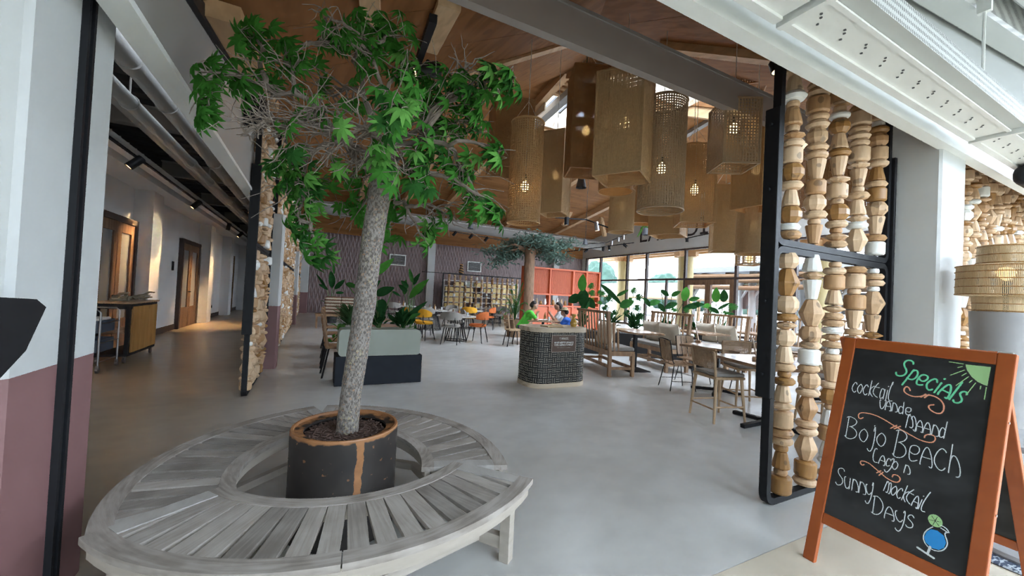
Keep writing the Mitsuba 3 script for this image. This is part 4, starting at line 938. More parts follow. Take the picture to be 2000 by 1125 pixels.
add('top', moved(lathe([(0, .70), (.33, .70), (.34, .71), (.34, .725), (.33, .735), (0, .735)], 32), 4.18, .72), 'planter_grey', tf, smooth=40)
# black tilted tablet stand sticking out of the near column
ts = thing('tablet_holder', 'black tilted box fixed to the near column at the left edge', 'holder')
q = [atX(x, y, -.93) for x, y in ((-75, 578), (23, 583), (44, 599), (0, 686), (-75, 760))]
m = prism([(p[1], p[2]) for p in q], -.93, -.87); v = m.vertices; add('housing', trimesh.Trimesh(np.stack([v[:, 2], v[:, 0], v[:, 1]], 1), m.faces, process=False), 'black_metal', ts)
add('bracket', box(-.979, -.93, q[2][1] - .08, q[2][1] - .03, q[2][2] - .06, q[2][2] - .02), 'black_metal', ts)
# ---------------------------------------------------------------- woven lanterns hanging over the tables
for k_, c0, c1 in (('cane_mid', (.38, .245, .115), (.50, .335, .17)), ('cane_brown', (.27, .145, .058), (.39, .22, .095)), ('cane_honey', (.40, .24, .10), (.52, .33, .155)), ('cane_grey', (.32, .23, .135), (.43, .32, .20)), ('cane_sand', (.42, .29, .15), (.52, .375, .21))):
    M_(k_, (lambda a, b: lambda p, n, uv: mix(a, b, fbm(p.x * 45, p.y * 45, p.z * 45, 3)))(c0, c1), .6)
def sheet_strips(W, Hh, pv, ph, w, t=.0035, r=random.Random(1), jitter=0.0):
    """upright and level strips of a woven rectangle W x Hh: [(u0, v0, u1, v1, width, offset)]"""
    out = []
    n = max(2, int(W / pv)); 
    for i in range(n): u = (i + .5) * W / n + r.uniform(-1, 1) * jitter * pv; out.append((u, 0, u, Hh, w, t * .5))
    n = max(2, int(Hh / ph))
    for i in range(n): v = (i + .5) * Hh / n + r.uniform(-1, 1) * jitter * ph; out.append((0, v, W, v, w, -t * .5))
    return out
def lantern(label, top, bottom, wpx, D, shape, mat, pv, ph, w, rot=0.0, bulb=None, ratio=1.0, blow=0.45, power=1.2, tail=True, rag=False):
    """a lantern whose axis is seen through the pixels top and bottom (its upper and lower rims), D metres deep in the view"""
    B, Tp = atD(*bottom, D), atD(*top, D); c = B.copy(); Hh = Tp[2] - B[2]; c2 = (B[:2] + Tp[:2]) / 2
    S = wpx / F * D
    k = thing('woven_lantern', label, 'lantern')
    ms, fr, rims = [], [], []
    if shape == 'round':
        r = S / 2; n = int(2 * math.pi * r / pv)
        for i in range(n):
            a = 2 * math.pi * i / n; e = (math.cos(a), math.sin(a), 0); ms.append(bar((r * e[0], r * e[1], 0), (r * e[0], r * e[1], Hh), w, .004, up=e))
        nr = int(Hh / ph)
        for i in range(nr):
            z = (i + .5) * Hh / nr; rr = r - .004; P_, Q_ = [], []
            seg = 40; a = np.arange(seg) * 2 * math.pi / seg
            lo = np.stack([rr * np.cos(a), rr * np.sin(a), np.full(seg, z - w / 2)], 1); hi = lo + (0, 0, w); lo2, hi2 = lo * (.985, .985, 1), hi * (.985, .985, 1)
            V = np.vstack([lo, hi, lo2, hi2]); j = np.arange(seg); j2 = (j + 1) % seg
            Fc = np.vstack([np.stack([j, j2, j2 + seg], 1), np.stack([j, j2 + seg, j + seg], 1), np.stack([j2 + 2 * seg, j + 2 * seg, j + 3 * seg], 1), np.stack([j2 + 2 * seg, j + 3 * seg, j2 + 3 * seg], 1),
                            np.stack([j + seg, j2 + seg, j2 + 3 * seg], 1), np.stack([j + seg, j2 + 3 * seg, j + 3 * seg], 1), np.stack([j2, j, j + 2 * seg], 1), np.stack([j2, j + 2 * seg, j2 + 2 * seg], 1)])
            ms.append(trimesh.Trimesh(V, Fc, process=False))
        for z in (0, Hh): rims.append(tube([(r * math.cos(t), r * math.sin(t), z) for t in np.linspace(0, 2 * math.pi, 41)], .012, 6))
    else:
        ca, sa = abs(math.cos(math.radians(rot))), abs(math.sin(math.radians(rot)))
        s1, s2 = S, S * ratio; rr_ = random.Random(int(top[0]))
        for f in range(4):
            W = s1 if f % 2 == 0 else s2; dd = s2 / 2 if f % 2 == 0 else s1 / 2; a = math.radians(90 * f)
            e, g = np.array([math.cos(a), math.sin(a)]), np.array([math.sin(a), -math.cos(a)])
            for (u0, v0, u1, v1, ww, o) in sheet_strips(W, Hh, pv, ph, w, r=rr_, jitter=.25 if rag else .05):
                if rag and v0 == v1 and v0 > Hh * .9 and rr_.random() < .55: continue
                p = (*(e * (u0 - W / 2) + g * (dd + o)), v0); q = (*(e * (u1 - W / 2) + g * (dd + o)), v1); ms.append(bar(p, q, ww, .004, up=(g[0], g[1], 0)))
        for x in (-1, 1):
            for y in (-1, 1): fr.append(bar((x * s1 / 2, y * s2 / 2, 0), (x * s1 / 2, y * s2 / 2, Hh), .024))
        for z in (.012, Hh - .012):
            for x in (-1, 1): fr.append(bar((x * s1 / 2, -s2 / 2, z), (x * s1 / 2, s2 / 2, z), .024)); fr.append(bar((-s1 / 2, x * s2 / 2, z), (s1 / 2, x * s2 / 2, z), .024))
    M = at(c2[0], c2[1], B[2], rot)
    add('woven_shell', cat(ms), mat, k, M=M, kind='stuff', label='woven cane shell of the lantern')
    for m in ([cat(fr)] if fr else []) + rims: add('rim_frame', m, mat, k, M=M)
    hz = Hh * blow; zr = min(PL(c2[0], c2[1]), PF(c2[0], c2[1]), PB(c2[0], c2[1])) - B[2] - .02
    add('cable', cat([cyl((0, 0, hz + .16), (0, 0, zr), .005, 6)] + [cyl((0, 0, Hh + .35), (x * S * .45, 0, Hh), .003, 5) for x in (-1, 1)]), 'white_steel', k, M=M)
    add('socket', moved(lathe([(0, .10), (.02, .10), (.022, .18), (.012, .2), (0, .2)], 12), 0, 0, hz), 'black_metal', k, M=M)
    emit('bulb', moved(lathe([(0, -.075), (.03, -.066), (.06, -.03), (.068, .01), (.056, .05), (.03, .085), (.022, .105), (0, .105)], 16), 0, 0, hz), [power * x for x in (.06, .039, .015)], k, smooth=True, M=M, w=.05)
    return k
LN = lantern
LN('tall square lantern of dark loose weave, left neighbour of the largest lantern', (1149, 143), (1142, 340), 66, 6.7, 'square', 'cane_brown', .024, .021, .015, rot=-24, blow=.42)
LN('largest square lantern of fine brown weave with a ragged top edge', (1224, 150), (1216, 352), 88, 5.6, 'square', 'cane_mid', .019, .019, .0155, rot=-58, blow=.55, rag=True, power=1.6)
LN('leftmost round lantern of open cane mesh', (1032, 240), (1021, 436), 64, 6.2, 'round', 'cane_honey', .036, .036, .017, blow=.36)
LN('square lantern of thin reddish weave between the left round lantern and the dark tall one', (1092, 262), (1078, 420), 46, 7.4, 'square', 'cane_mid', .026, .026, .0205, rot=-54, blow=.48)
LN('dark square lantern behind the leftmost round lantern', (1000, 205), (992, 338), 72, 8.2, 'square', 'cane_brown', .026, .026, .022, rot=-12, blow=.5, power=.3)
LN('wide round lantern of open cane mesh right of the largest lantern', (1302, 200), (1284, 412), 86, 5.9, 'round', 'cane_grey', .036, .036, .018, blow=.38)
LN('small round lantern of ribbed cane under the largest lantern', (1216, 374), (1212, 453), 48, 7.6, 'round', 'cane_sand', .022, .026, .02, blow=.6, power=.5)
LN('short round lantern showing its bright inside below the largest lantern', (1203, 330), (1203, 374), 66, 7.0, 'round', 'cane_honey', .024, .024, .018, blow=.5, power=.5)
LN('square lantern hanging low between the wide round lantern and the tall lattice lantern', (1310, 318), (1304, 462), 56, 8.1, 'square', 'cane_mid', .024, .024, .0195, rot=-64, blow=.3, power=.6)
LN('low square lantern half hidden behind the wide round lantern', (1256, 365), (1254, 438), 34, 8.6, 'square', 'cane_honey', .026, .026, .02, rot=-30, blow=.3, power=.5)
LN('tall square lattice lantern with one flat solid side right of the wide round one', (1362, 290), (1352, 440), 60, 6.6, 'square', 'cane_honey', .034, .034, .017, rot=-38, blow=.45)
LN('slim round lattice lantern overlapping the tall lattice lantern', (1356, 284), (1348, 434), 34, 7.3, 'round', 'cane_honey', .036, .036, .018, blow=.5, power=.4)
LN('short square lattice lantern with a bright bulb under the right end of the grey beam', (1437, 205), (1428, 330), 66, 5.6, 'square', 'cane_grey', .040, .040, .021, rot=-30, blow=.62)
LN('square lantern of pale coarse weave beside the bead screen', (1482, 255), (1470, 410), 58, 6.2, 'square', 'cane_honey', .022, .022, .0175, rot=-88, blow=.5, power=1.6)
LN('square lantern of rough sand coloured cloth weave over the door', (1419, 365), (1412, 492), 44, 7.6, 'square', 'cane_sand', .022, .020, .0185, rot=-44, blow=.5, power=.4)
LN('round lantern of sand coloured weave low beside the bead screen', (1474, 400), (1470, 496), 62, 6.6, 'round', 'cane_sand', .022, .022, .0185, blow=.55, power=.5)
LN('short grey wire basket lantern under the low round lantern', (1464, 494), (1463, 518), 35, 7.6, 'square', 'cane_grey', .045, .045, .012, rot=-35, blow=.5, power=.3)
LN('lattice lantern glimpsed above the grey box beam', (1462, 120), (1455, 180), 62, 7.8, 'square', 'cane_brown', .04, .04, .02, rot=-50, blow=.3, power=.2)
LN('square lattice lantern seen between the beads of the right screen', (1600, 300), (1592, 420), 70, 6.4, 'square', 'cane_brown', .036, .036, .018, rot=-40, blow=.5, power=.5)
LN('round lantern seen behind the right half of the bead screen', (1680, 270), (1672, 400), 66, 6.8, 'round', 'cane_brown', .034, .034, .018, blow=.5, power=.5)

# cone pendants, black tracks and their spotlights deeper in the hall
M_('pendant_grey', (.055, .06, .07), .5)
def pendant(label, top, bot, wpx, D):
    B, Tp = atD(*bot, D), atD(*top, D); k = thing('cone_pendant', label, 'pendant'); r = wpx / F * D / 2; h = Tp[2] - B[2]
    zr = min(PL(*B[:2]), PF(*B[:2]), PB(*B[:2]))
    add('shade', moved(lathe([(r * .94, .01), (r, 0), (r * .62, h), (r * .1, h + .02), (0, h + .02), (0, h - .01), (r * .55, h - .01), (r * .94, .01)], 20), B[0], B[1], B[2]), 'pendant_grey', k, smooth=35)
    add('cable', cyl((B[0], B[1], B[2] + h), (B[0], B[1], zr - .02), .008, 6), 'black_metal', k)
pendant('black cone pendant under the dark tall lantern', (1137, 349), (1135, 367), 21, 7.5)
pendant('blue grey cone pendant below the left truss brace', (1144, 468), (1143, 478), 10, 16)
pendant('blue grey cone pendant in front of the grey wall beside the hanging palm', (1262, 446), (1261, 459), 14, 12)
pendant('blue grey cone pendant right of the trunk near the round duct', (920, 434), (919, 447), 11, 16)
def track(label, pts, r=.02):
    return add('light_track', cat([bar(a, b, r * 2, r * 2) for a, b in zip(pts[:-1], pts[1:])]), 'black_metal', label=label, cat='track')
track('black spotlight track crossing behind the tree crown at the top', [on(PL, 850, -30) - (0, 0, .3), on(PL, 800, 135) - (0, 0, .3)], .035)
q = on(PL, 838, 62) - (0, 0, .32)
spot('track_spotlight', q + (0, -.0, -.02), (-.9, .05, -.42), 'large black spotlight with a warm lens above the tree crown', r=.085, L=.3, rad=6, light=.03, w=.03, stem=.12)
bt = [atY(878, 451, 20), atY(1020, 476, 20)]; track('black track with three spotlights above the pink wall', bt)
for x in (888, 920, 950): spot('track_spotlight', atY(x, 451 + (x - 878) * .176, 20) - (0, 0, .02), (-.5, .4, -.8), 'small dark spotlight on the track above the pink wall', 'three spotlights above the pink wall', r=.075, L=.28, rad=.0, w=.005)
ct = [atD(1085, 425, 14), atD(1145, 429, 14), atD(1190, 445, 13)]; track('curved black track in front of the truss braces', ct)
spot('track_spotlight', atD(1107, 427, 14) - (0, 0, .02), (0, 0, -1), 'black spotlight hanging straight down from the curved track', r=.08, L=.3, rad=1.5, w=.01)
spot('track_spotlight', atD(1166, 437, 13.5) - (0, 0, .02), (.15, -.1, -1), 'silver spotlight at the bend of the curved track', r=.08, L=.3, rad=2.5, w=.01, mat='steel')
w1 = [atX(1085, 480, 15.5), atX(1185, 474, 15.5), atX(1225, 457, 15.5)]; track('thin black track along the top of the grey wall', w1)
for j, (x, y) in enumerate(((1195, 471), (1208, 464), (1218, 460))): spot('track_spotlight', atX(x, y, 15.5) - (0, 0, .02), (.2, .2, -.9), 'small silver spotlight in a row of three on the thin wall track', 'row of three silver spotlights', r=.08, L=.26, rad=2, col=(1, .6, .4), w=.01, mat='steel')
w2 = [atX(1105, 492, 14.5), atX(1238, 474, 14.5)]; track('lower black track in front of the grey wall', w2)
for j, (x, y) in enumerate(((1145, 487), (1178, 483), (1190, 481), (1221, 476))): spot('track_spotlight', atX(x, y, 14.5) - (0, 0, .02), ((-.6, .3, -.6), (0, 0, -1), (0, -.2, -1), (.5, -.6, -.7))[j], ('first', 'second', 'third, bluish', 'last')[j] + ' spotlight along the lower black track', r=.07, L=.26, rad=(0, 0, 3, 0)[j], col=(.5, .8, 1.0), w=.005)
track('black rail under the big black letters', [atX(1338, 466, XR - .25), atX(1400, 453, XR - .25)])
spot('track_spotlight', atX(1342, 465, XR - .25) - (0, 0, .02), (0, 0, -1), 'small black spotlight under the big black letters', r=.07, L=.24, rad=0, w=.005)
spot('ceiling_spotlight', atD(1514, 118, 5) - (0, 0, .02), (-.1, -.3, -.9), 'warm spotlight beside the top of the bead screen post', r=.06, L=.16, rad=4, w=.02)
# round black cage fan / speaker on the left wall behind the branches
k = thing('wall_speaker', 'round black speaker on the white wall behind the left branches', 'speaker')
c = atX(482, 215, XL + .02)
m = lathe([(0, 0), (.16, 0), (.19, .03), (.19, .16), (.15, .2), (0, .18)], 20); m.apply_transform(trimesh.transformations.rotation_matrix(math.pi / 2, (0, 1, 0))); m.apply_translation((XL + .01, c[1], c[2])); add('housing', m, 'black_metal', k, smooth=35)
add('bracket', box(XL, XL + .03, c[1] - .05, c[1] + .05, c[2] - .02, c[2] + .3), 'black_metal', k)
# ---------------------------------------------------------------- furniture of the dining hall
M_('fabric_grey', (.30, .285, .26), .85); M_('fabric_yellow', (.62, .30, .015), .8); M_('fabric_orange', (.52, .125, .025), .75)
M_('marble_top', lambda p, n, uv: mix((.50, .50, .48), (.60, .60, .58), fbm(p.x * 6, p.y * 6, p.z, 4)), .25)
M_('oak', _wood((.25, .15, .082), (.36, .225, .125), (.16, .09, .05), 2, .8, 14), .5)
M_('oak_pale', _wood((.36, .25, .15), (.47, .335, .205), (.25, .16, .09), 2, .8, 14), .5)
M_('oak_top', _wood((.20, .125, .075), (.32, .205, .125), (.13, .08, .05), 1, .6, 12), .16, spec=.9)
M_('cushion_grey', lambda p, n, uv: mix((.21, .20, .185), (.28, .27, .25), fbm(p.x * 60, p.y * 60, p.z * 60)), .9)
M_('pillow_linen', lambda p, n, uv: mix((.50, .455, .37), (.60, .55, .46), fbm(p.x * 12, p.y * 12, p.z * 12)), .9)
M_('rattan', lambda p, n, uv: mix((.24, .15, .085), (.40, .275, .17), fbm(p.x * 50, p.y * 50, p.z * 50)), .6)
U, Vv = np.array([.235, .972]), np.array([.972, -.235]); BROT = -13.6
def uv(u, v): return U * u + Vv * v
def pillow_mesh(w, h, t):
    n = 12; g = np.linspace(-1, 1, n); X, Y = np.meshgrid(g, g, indexing='ij')
    pinch = 1 - .10 * (1 - np.abs(X)) * 0 ; e = (1 - X ** 4) * (1 - Y ** 4)
    sx = X * w / 2 * (1 - .06 * (1 - Y ** 2) * np.abs(X) ** 3); sy = Y * h / 2 * (1 - .06 * (1 - X ** 2) * np.abs(Y) ** 3)
    Z = t / 2 * e ** .6 * (1 + .12 * np.sin(X * 5 + Y * 3))
    A = np.stack([sx, sy, Z], -1).reshape(-1, 3); B = np.stack([sx, sy, -Z], -1).reshape(-1, 3)
    q = [(i * n + j, (i + 1) * n + j, (i + 1) * n + j + 1, i * n + j + 1) for i in range(n - 1) for j in range(n - 1)]
    f = [(a, b, c) for a, b, c, d in q] + [(a, c, d) for a, b, c, d in q]; N = n * n
    return trimesh.Trimesh(np.vstack([A, B]), f + [(c + N, b + N, a + N) for a, b, c in f], process=False)

def booth_kit(L, facing=1):
    """bench along local y from 0 to L; back at x = 0, seat towards +x"""
    K = Kit(); W = .56
    for y in (.03, L - .03):
        for x in (.03, W - .03): K.add('leg', moved(rbox(.065, .065, .45, .005), x, y, .225), 'oak')
        K.add('rail', bar((.05, y, .16), (W - .05, y, .16), .04, .05), 'oak')
    K.add('seat_frame', cat([bar((.03, .0, .45), (.03, L, .45), .05, .09), bar((W - .03, .0, .45), (W - .03, L, .45), .05, .09), bar((.05, .03, .45), (W - .05, .03, .45), .05, .09), bar((.05, L - .03, .45), (W - .05, L - .03, .45), .05, .09), box(.05, W - .05, .05, L - .05, .44, .46)]), 'oak')
    K.add('stretcher', bar((.06, .05, .18), (.06, L - .05, .18), .04, .06), 'oak'); K.add('stretcher', bar((W - .06, .05, .18), (W - .06, L - .05, .18), .04, .06), 'oak')
    K.add('seat_cushion', moved(rbox(W - .04, L - .04, .085, .03, 3), W / 2 + .02, L / 2, .535), 'cushion_grey', 40)
    for y in (.03, L - .03): K.add('post', bar((.03, y, .45), (-.04, y, 1.25), .055, .055), 'oak')
    K.add('top_rail', bar((-.045, -.02, 1.25), (-.045, L + .02, 1.25), .075, .05), 'oak')
    n = int(L / .135)
    for i in range(n):
        y = .09 + (L - .18) * i / (n - 1); K.add('spindle', bar((.03, y, .48), (-.04, y, 1.23), .025, .025), 'oak')
    for x in (.12, .21): K.add('spindle', bar((x, .03, .48), (x - .03, .03, 1.06 - (x - .12) * 1.5), .03, .03), 'oak')
    return K
LB = 1.48
KB = booth_kit(LB)
# (u of the near end, v of the back, side it faces, label)
booths = [(7.0, 3.66, 1, 'slatted oak bench with its back to the host stand'), (7.4, 5.76, -1, 'slatted oak bench with two linen cushions facing the host stand bench'), (7.45, 7.34, -1, 'slatted oak bench with two linen cushions, second row back'), (7.5, 9.1, -1, 'slatted oak bench with a linen cushion beside the bead screen post'), (7.5, 10.9, -1, 'slatted oak bench seen between the beads of the right screen')]
for u, v, s, lab in booths:
    if s > 0: p = uv(u, v); KB.place('booth_bench', at(*p, 0, BROT), lab, 'bench', None)
    else: p = uv(u + LB, v); KB.place('booth_bench', at(*p, 0, BROT + 180), lab, 'bench')
PMESH = mikit.ply(pillow_mesh(.66, .50, .2), 'pillow_linen', True)
def pill(u, v, s, lab, rz=0):
    p = uv(u, v); put('cushion', PMESH, None, T().translate([float(p[0]), float(p[1]), .80]).rotate([0, 0, 1], BROT + rz).rotate([0, 1, 0], -90 + 14 * s).rotate([0, 0, 1], 90), label=lab, cat='cushion')
pill(8.48, 5.56, -1, 'left linen cushion on the bench facing the host stand'); pill(7.79, 5.55, -1, 'right linen cushion on the bench facing the host stand', 3)
pill(8.53, 7.12, -1, 'left linen cushion on the second row bench'); pill(7.84, 7.11, -1, 'right linen cushion on the second row bench', -3)
pill(8.2, 8.88, -1, 'linen cushion on the bench beside the bead screen post')
pill(7.6, 3.87, 1, 'linen cushion near the end of the host stand bench')
def table_kit(w, d, z, post=.075, foot=.36, mat='oak_top', cross=True, leg='black_metal'):
    K = Kit(); K.add('top', moved(rbox(w, d, .04, .008), 0, 0, z - .02), mat)
    K.add('post', moved(rbox(post, post, z - .09, .006), 0, 0, (z - .04 + .05) / 2), leg); K.add('top_plate', box(-.15, .15, -.15, .15, z - .055, z - .041), leg)
    if cross:
        for a in range(4):
            c, s = math.cos(a * math.pi / 2 + .3), math.sin(a * math.pi / 2 + .3); K.add('foot', bar((0, 0, .05), (c * foot, s * foot, .028), .06, .045), leg)
    else: K.add('base_plate', moved(rbox(.5, .5, .02, .006), 0, 0, .012), leg)
    return K
KT = table_kit(.66, 1.15, .86, cross=False)
for (u, v), lab in (((7.68, 4.62), 'long oak table between the host stand bench and the first cushion bench'), ((7.9, 6.42), 'long oak table in front of the second row bench'), ((7.9, 8.1), 'long oak table in the row beside the bead screen post'), ((8.0, 9.9), 'long oak table seen through the beads')):
    p = uv(u, v); KT.place('booth_table', at(*p, 0, BROT), lab, 'table')
table_kit(.78, .98, .79, foot=.40).place('small_table', at(6.28, 4.42, 0, 13), 'square oak table on a black cross foot behind the rattan stool', 'table')
table_kit(1.0, 1.15, .82, post=.085, foot=.48).place('high_table', at(5.28, 2.98, 0, -21), 'oak bar table on a black cross foot beside the bead screen', 'table')
table_kit(.9, .9, .79).place('small_table', at(7.6, 3.3, 0, 10), 'oak table seen through the lower beads of the right screen', 'table')
# rattan stool and rattan wire chairs
def woven_panel(W, Hh, p, w, curve):
    """a woven rattan sheet in the local y-z plane, bent by curve"""
    ms = []; n = int(W / p); m = int(Hh / p)
    f = lambda y: curve * (2 * y / W) ** 2
    for i in range(n + 1): y = -W / 2 + W * i / n; ms.append(bar((f(y), y, 0), (f(y), y, Hh), w, .004, up=(1, 0, 0)))
    for j in range(m + 1):
        z = Hh * j / m; ys = np.linspace(-W / 2, W / 2, 7)
        for a, b in zip(ys[:-1], ys[1:]): ms.append(bar((f(a) + .003, a, z), (f(b) + .003, b, z), w, .004, up=(1, 0, 0)))
    return cat(ms)
def stool_kit():
    K = Kit(); z = .545
    for sx in (-1, 1):
        for sy in (-1, 1): K.add('leg', tube([(sx * .225, sy * .23, 0), (sx * .185, sy * .19, z)], [.014, .021], 10), 'oak_pale', 35)
    K.add('seat', moved(rbox(.44, .45, .035, .014, 3), 0, 0, z + .01), 'oak_pale', 40); K.add('seat_pad', moved(rbox(.42, .43, .045, .02, 3), .01, 0, z + .05), 'cushion_grey', 40)
    for sy in (-1, 1): K.add('back_post', tube([(-.19, sy * .19, z), (-.215, sy * .205, z + .16), (-.25, sy * .21, z + .35)], .016, 8), 'oak_pale', 35)
    m = woven_panel(.44, .23, .02, .011, -.05 * -1); m.apply_translation((-.265, 0, z + .13)); K.add('woven_back', m, 'rattan')
    K.add('back_rail', tube([(-.225 + .0, -.22, z + .365), (-.268, -.1, z + .37), (-.268, .1, z + .37), (-.225, .22, z + .365)], .013, 8), 'rattan', 35)
    for zz, prs in ((.2, (((-1, -1), (1, -1)), ((-1, 1), (1, 1)))), (.17, (((-1, -1), (-1, 1)), ((1, -1), (1, 1))))):
        for a, b in prs: K.add('rung', cyl((a[0] * .213, a[1] * .218, zz), (b[0] * .213, b[1] * .218, zz), .011, 8), 'oak_pale')
    return K
KS = stool_kit()
KS.place('bar_stool', at(4.87, 3.41, 0, -15, 1.02), 'rattan backed oak stool with a grey seat pad at the bar table, nearest', 'stool')
KS.place('bar_stool', at(5.95, 3.74, 0, -118, 1.02), 'rattan backed oak stool half hidden behind the bead screen post', 'stool')
KS.place('bar_stool', at(6.15, 2.75, 0, 165, 1.02), 'rattan backed oak stool behind the beads at the far side of the bar table', 'stool')
def wire_chair_kit():
    K = Kit(); z = .46
    for sx in (-1, 1):
        for sy in (-1, 1): K.add('leg', tube([(sx * .235 - .0, sy * .225, 0), (sx * .15, sy * .17, z)], .0085, 6), 'black_metal')
    K.add('brace', tube([(-.2, .2, .16), (.2, .2, .16)], .005, 5), 'black_metal'); K.add('brace', tube([(-.2, -.2, .16), (.2, -.2, .16)], .005, 5), 'black_metal')
    seat = [box(-.21, .21, -.215 + .0215 * i * 1.0, -.215 + .0215 * i + .017, z, z + .012) for i in range(21)] + [box(-.21 + .042 * i, -.21 + .042 * i + .012, -.215, .235, z + .003, z + .016) for i in range(11)]
    K.add('woven_seat', cat(seat), 'rattan'); K.add('seat_rim', tube([(.22, -.22, z), (.22, .22, z), (-.2, .22, z), (-.2, -.22, z), (.22, -.22, z)], .011, 6), 'rattan')
    m = woven_panel(.42, .36, .024, .016, .05); m.apply_transform(trimesh.transformations.rotation_matrix(-.16, (0, 1, 0))); m.apply_translation((-.245, 0, z + .06)); K.add('woven_back', m, 'rattan')
    K.add('back_frame', tube([(-.16, -.2, z), (-.2, -.215, z + .06), (-.265, -.22, z + .42), (-.29, -.1, z + .44), (-.29, .1, z + .44), (-.265, .22, z + .42), (-.2, .215, z + .06), (-.16, .2, z)], .009, 6), 'black_metal')
    for y in (-.07, .07): K.add('back_wire', tube([(-.2, y, z), (-.3, y, z + .43)], .006, 5), 'black_metal')
    return K
KW = wire_chair_kit()
KW.place('rattan_chair', at(5.80, 4.84, 0, -22, .97), 'rattan chair on thin black wire legs left of the square oak table', 'chair')
KW.place('rattan_chair', at(6.98, 4.3, 0, 190, .97), 'rattan chair on thin black wire legs right of the square oak table', 'chair')
KW.place('rattan_chair', at(6.60, 5.15, 0, -98, .97), 'rattan chair on thin black wire legs behind the square oak table', 'chair')
KW.place('rattan_chair', at(7.0, 2.3, 0, 60, .97), 'rattan chair glimpsed through the lower beads', 'chair')
# wooden menu paddles standing on tables
def menu(x, y, z, rz, lab):
    k = thing('menu_holder', lab, 'menu holder'); M = at(x, y, z, rz)
    add('block', moved(rbox(.09, .12, .035, .005), 0, 0, .0185), 'oak', k, M=M)
    m = rbox(.016, .10, .24, .006); m.apply_transform(trimesh.transformations.rotation_matrix(-.22, (0, 1, 0))); m.apply_translation((-.022, 0, .15)); add('paddle', m, 'oak_top', k, M=M)
q = G(1474, 703, .82); menu(q[0] + .03, q[1], .82, -60, 'wooden menu paddle standing on the bar table beside the screen post')
q = G(1362, 668, .79); menu(q[0], q[1] - .02, .79, -60, 'wooden menu paddle standing on the square oak table')

# upholstered chairs and round tables
def chair_kit(mat):
    K = Kit(); z = .45
    K.add('seat', moved(lathe([(0, 0), (.2, 0), (.235, .02), (.24, .045), (.215, .075), (0, .085)], 24), .0, 0, z - .02), mat, 40)
    n = 15; V = []; Fc = []
    for i in range(n):
        t = math.radians(180 + (i - (n - 1) / 2) * 11); r0 = .245; e = 1 - .35 * abs((i - (n - 1) / 2) / ((n - 1) / 2)) ** 3
        for (dr_, z_) in ((0, .62 + .06 * (1 - e)), (.045, .63 + .06 * (1 - e)), (.055, .72), (.045, .60 + .235 * e), (0, .61 + .235 * e), (-.005, .72)): V.append(((r0 + dr_) * math.cos(t), (r0 + dr_) * math.sin(t), z_))
    for i in range(n - 1):
        for j in range(6): a, b, c, d = i * 6 + j, i * 6 + (j + 1) % 6, (i + 1) * 6 + (j + 1) % 6, (i + 1) * 6 + j; Fc += [(a, b, c), (a, c, d)]
    for i, s in ((0, 1), (n - 1, -1)):
        for j in range(1, 5): Fc.append((i * 6, i * 6 + j + (1 if s > 0 else 0), i * 6 + j + (0 if s > 0 else 1)))
    K.add('backrest', trimesh.Trimesh(V, Fc, process=False), mat, 50)
    for sx in (-1, 1):
        for sy in (-1, 1): K.add('leg', tube([(sx * .23, sy * .21, 0), (sx * .15, sy * .15, z - .02)], [.010, .016], 8), 'black_metal')
    for sy in (-1, 1): K.add('back_arm', tube([(-.15, sy * .14, z - .01), (-.245, sy * .13, z + .06), (-.255, sy * .13, z + .25)], .011, 6), 'black_metal')
    return K
KC = chair_kit('fabric_grey')
def chair(x, y, tx, ty, col, lab, sc=1.12):
    rz = math.degrees(math.atan2(ty - y, tx - x)); return KC.place('upholstered_chair', at(x, y, 0, rz, sc), lab, 'chair', swap={'fabric_grey': 'fabric_' + col})
def round_table(x, y, lab):
    k = thing('round_table', lab, 'table'); M = at(x, y)
    add('top', lathe([(0, .735), (.60, .735), (.625, .745), (.625, .762), (.615, .77), (0, .77)], 40), 'marble_top', k, M=M, smooth=30)
    add('foot_ring', tube([(.33 * math.cos(t), .33 * math.sin(t), .012) for t in np.linspace(0, 2 * math.pi, 31)], .011, 6), 'black_metal', k, M=M); add('top_ring', lathe([(0, .70), (.17, .70), (.17, .733), (0, .733)], 20), 'black_metal', k, M=M)
    for i in range(18): a = 2 * math.pi * i / 18; add('rod', cyl((.33 * math.cos(a), .33 * math.sin(a), .01), (.155 * math.cos(a), .155 * math.sin(a), .71), .011, 6), 'black_metal', k, M=M)
    return k
T1 = (4.05, 11.7); round_table(*T1, 'pale round table with a black rod foot, nearest of the dining tables')
def rt(px, py, Y, lab):
    p = atY(px, py, Y); round_table(p[0], p[1], lab); return p[0], p[1]
T2 = rt(915, 602, 15.6, 'pale round table behind the nearest one, between the yellow and orange chairs')
T3 = rt(846, 603, 15.0, 'pale round table left of the white wall pillar, behind the grey chair')
T4 = rt(786, 592, 18.2, 'pale round table at the back left behind the paddle leaf plants')
T5 = rt(968, 606, 18.5, 'pale round table at the back in front of the shelf screen')
chair(3.62, 10.92, *T1, 'grey', 'grey upholstered chair in front of the nearest round table'); chair(4.55, 11.18, *T1, 'orange', 'orange upholstered chair right of the nearest round table')
chair(3.08, 11.9, 4.6, 13.2, 'yellow', 'yellow upholstered chair left of the nearest round table'); chair(4.35, 12.6, *T1, 'grey', 'grey upholstered chair behind the nearest round table')
a = atY(832, 610, 13.4); chair(a[0], a[1], *T3, 'grey', 'grey upholstered chair behind the yellow one, left of the nearest table')
a = atY(806, 625, 12.6); chair(a[0], a[1], a[0] + 1, a[1] + .3, 'yellow', 'yellow upholstered chair mostly hidden behind the front yellow chair')
a = atY(916, 610, 14.8); chair(a[0], a[1], *T2, 'yellow', 'yellow upholstered chair in front of the second round table')
a = atY(953, 616, 15.2); chair(a[0] , a[1], *T2, 'orange', 'orange upholstered chair right of the second round table')
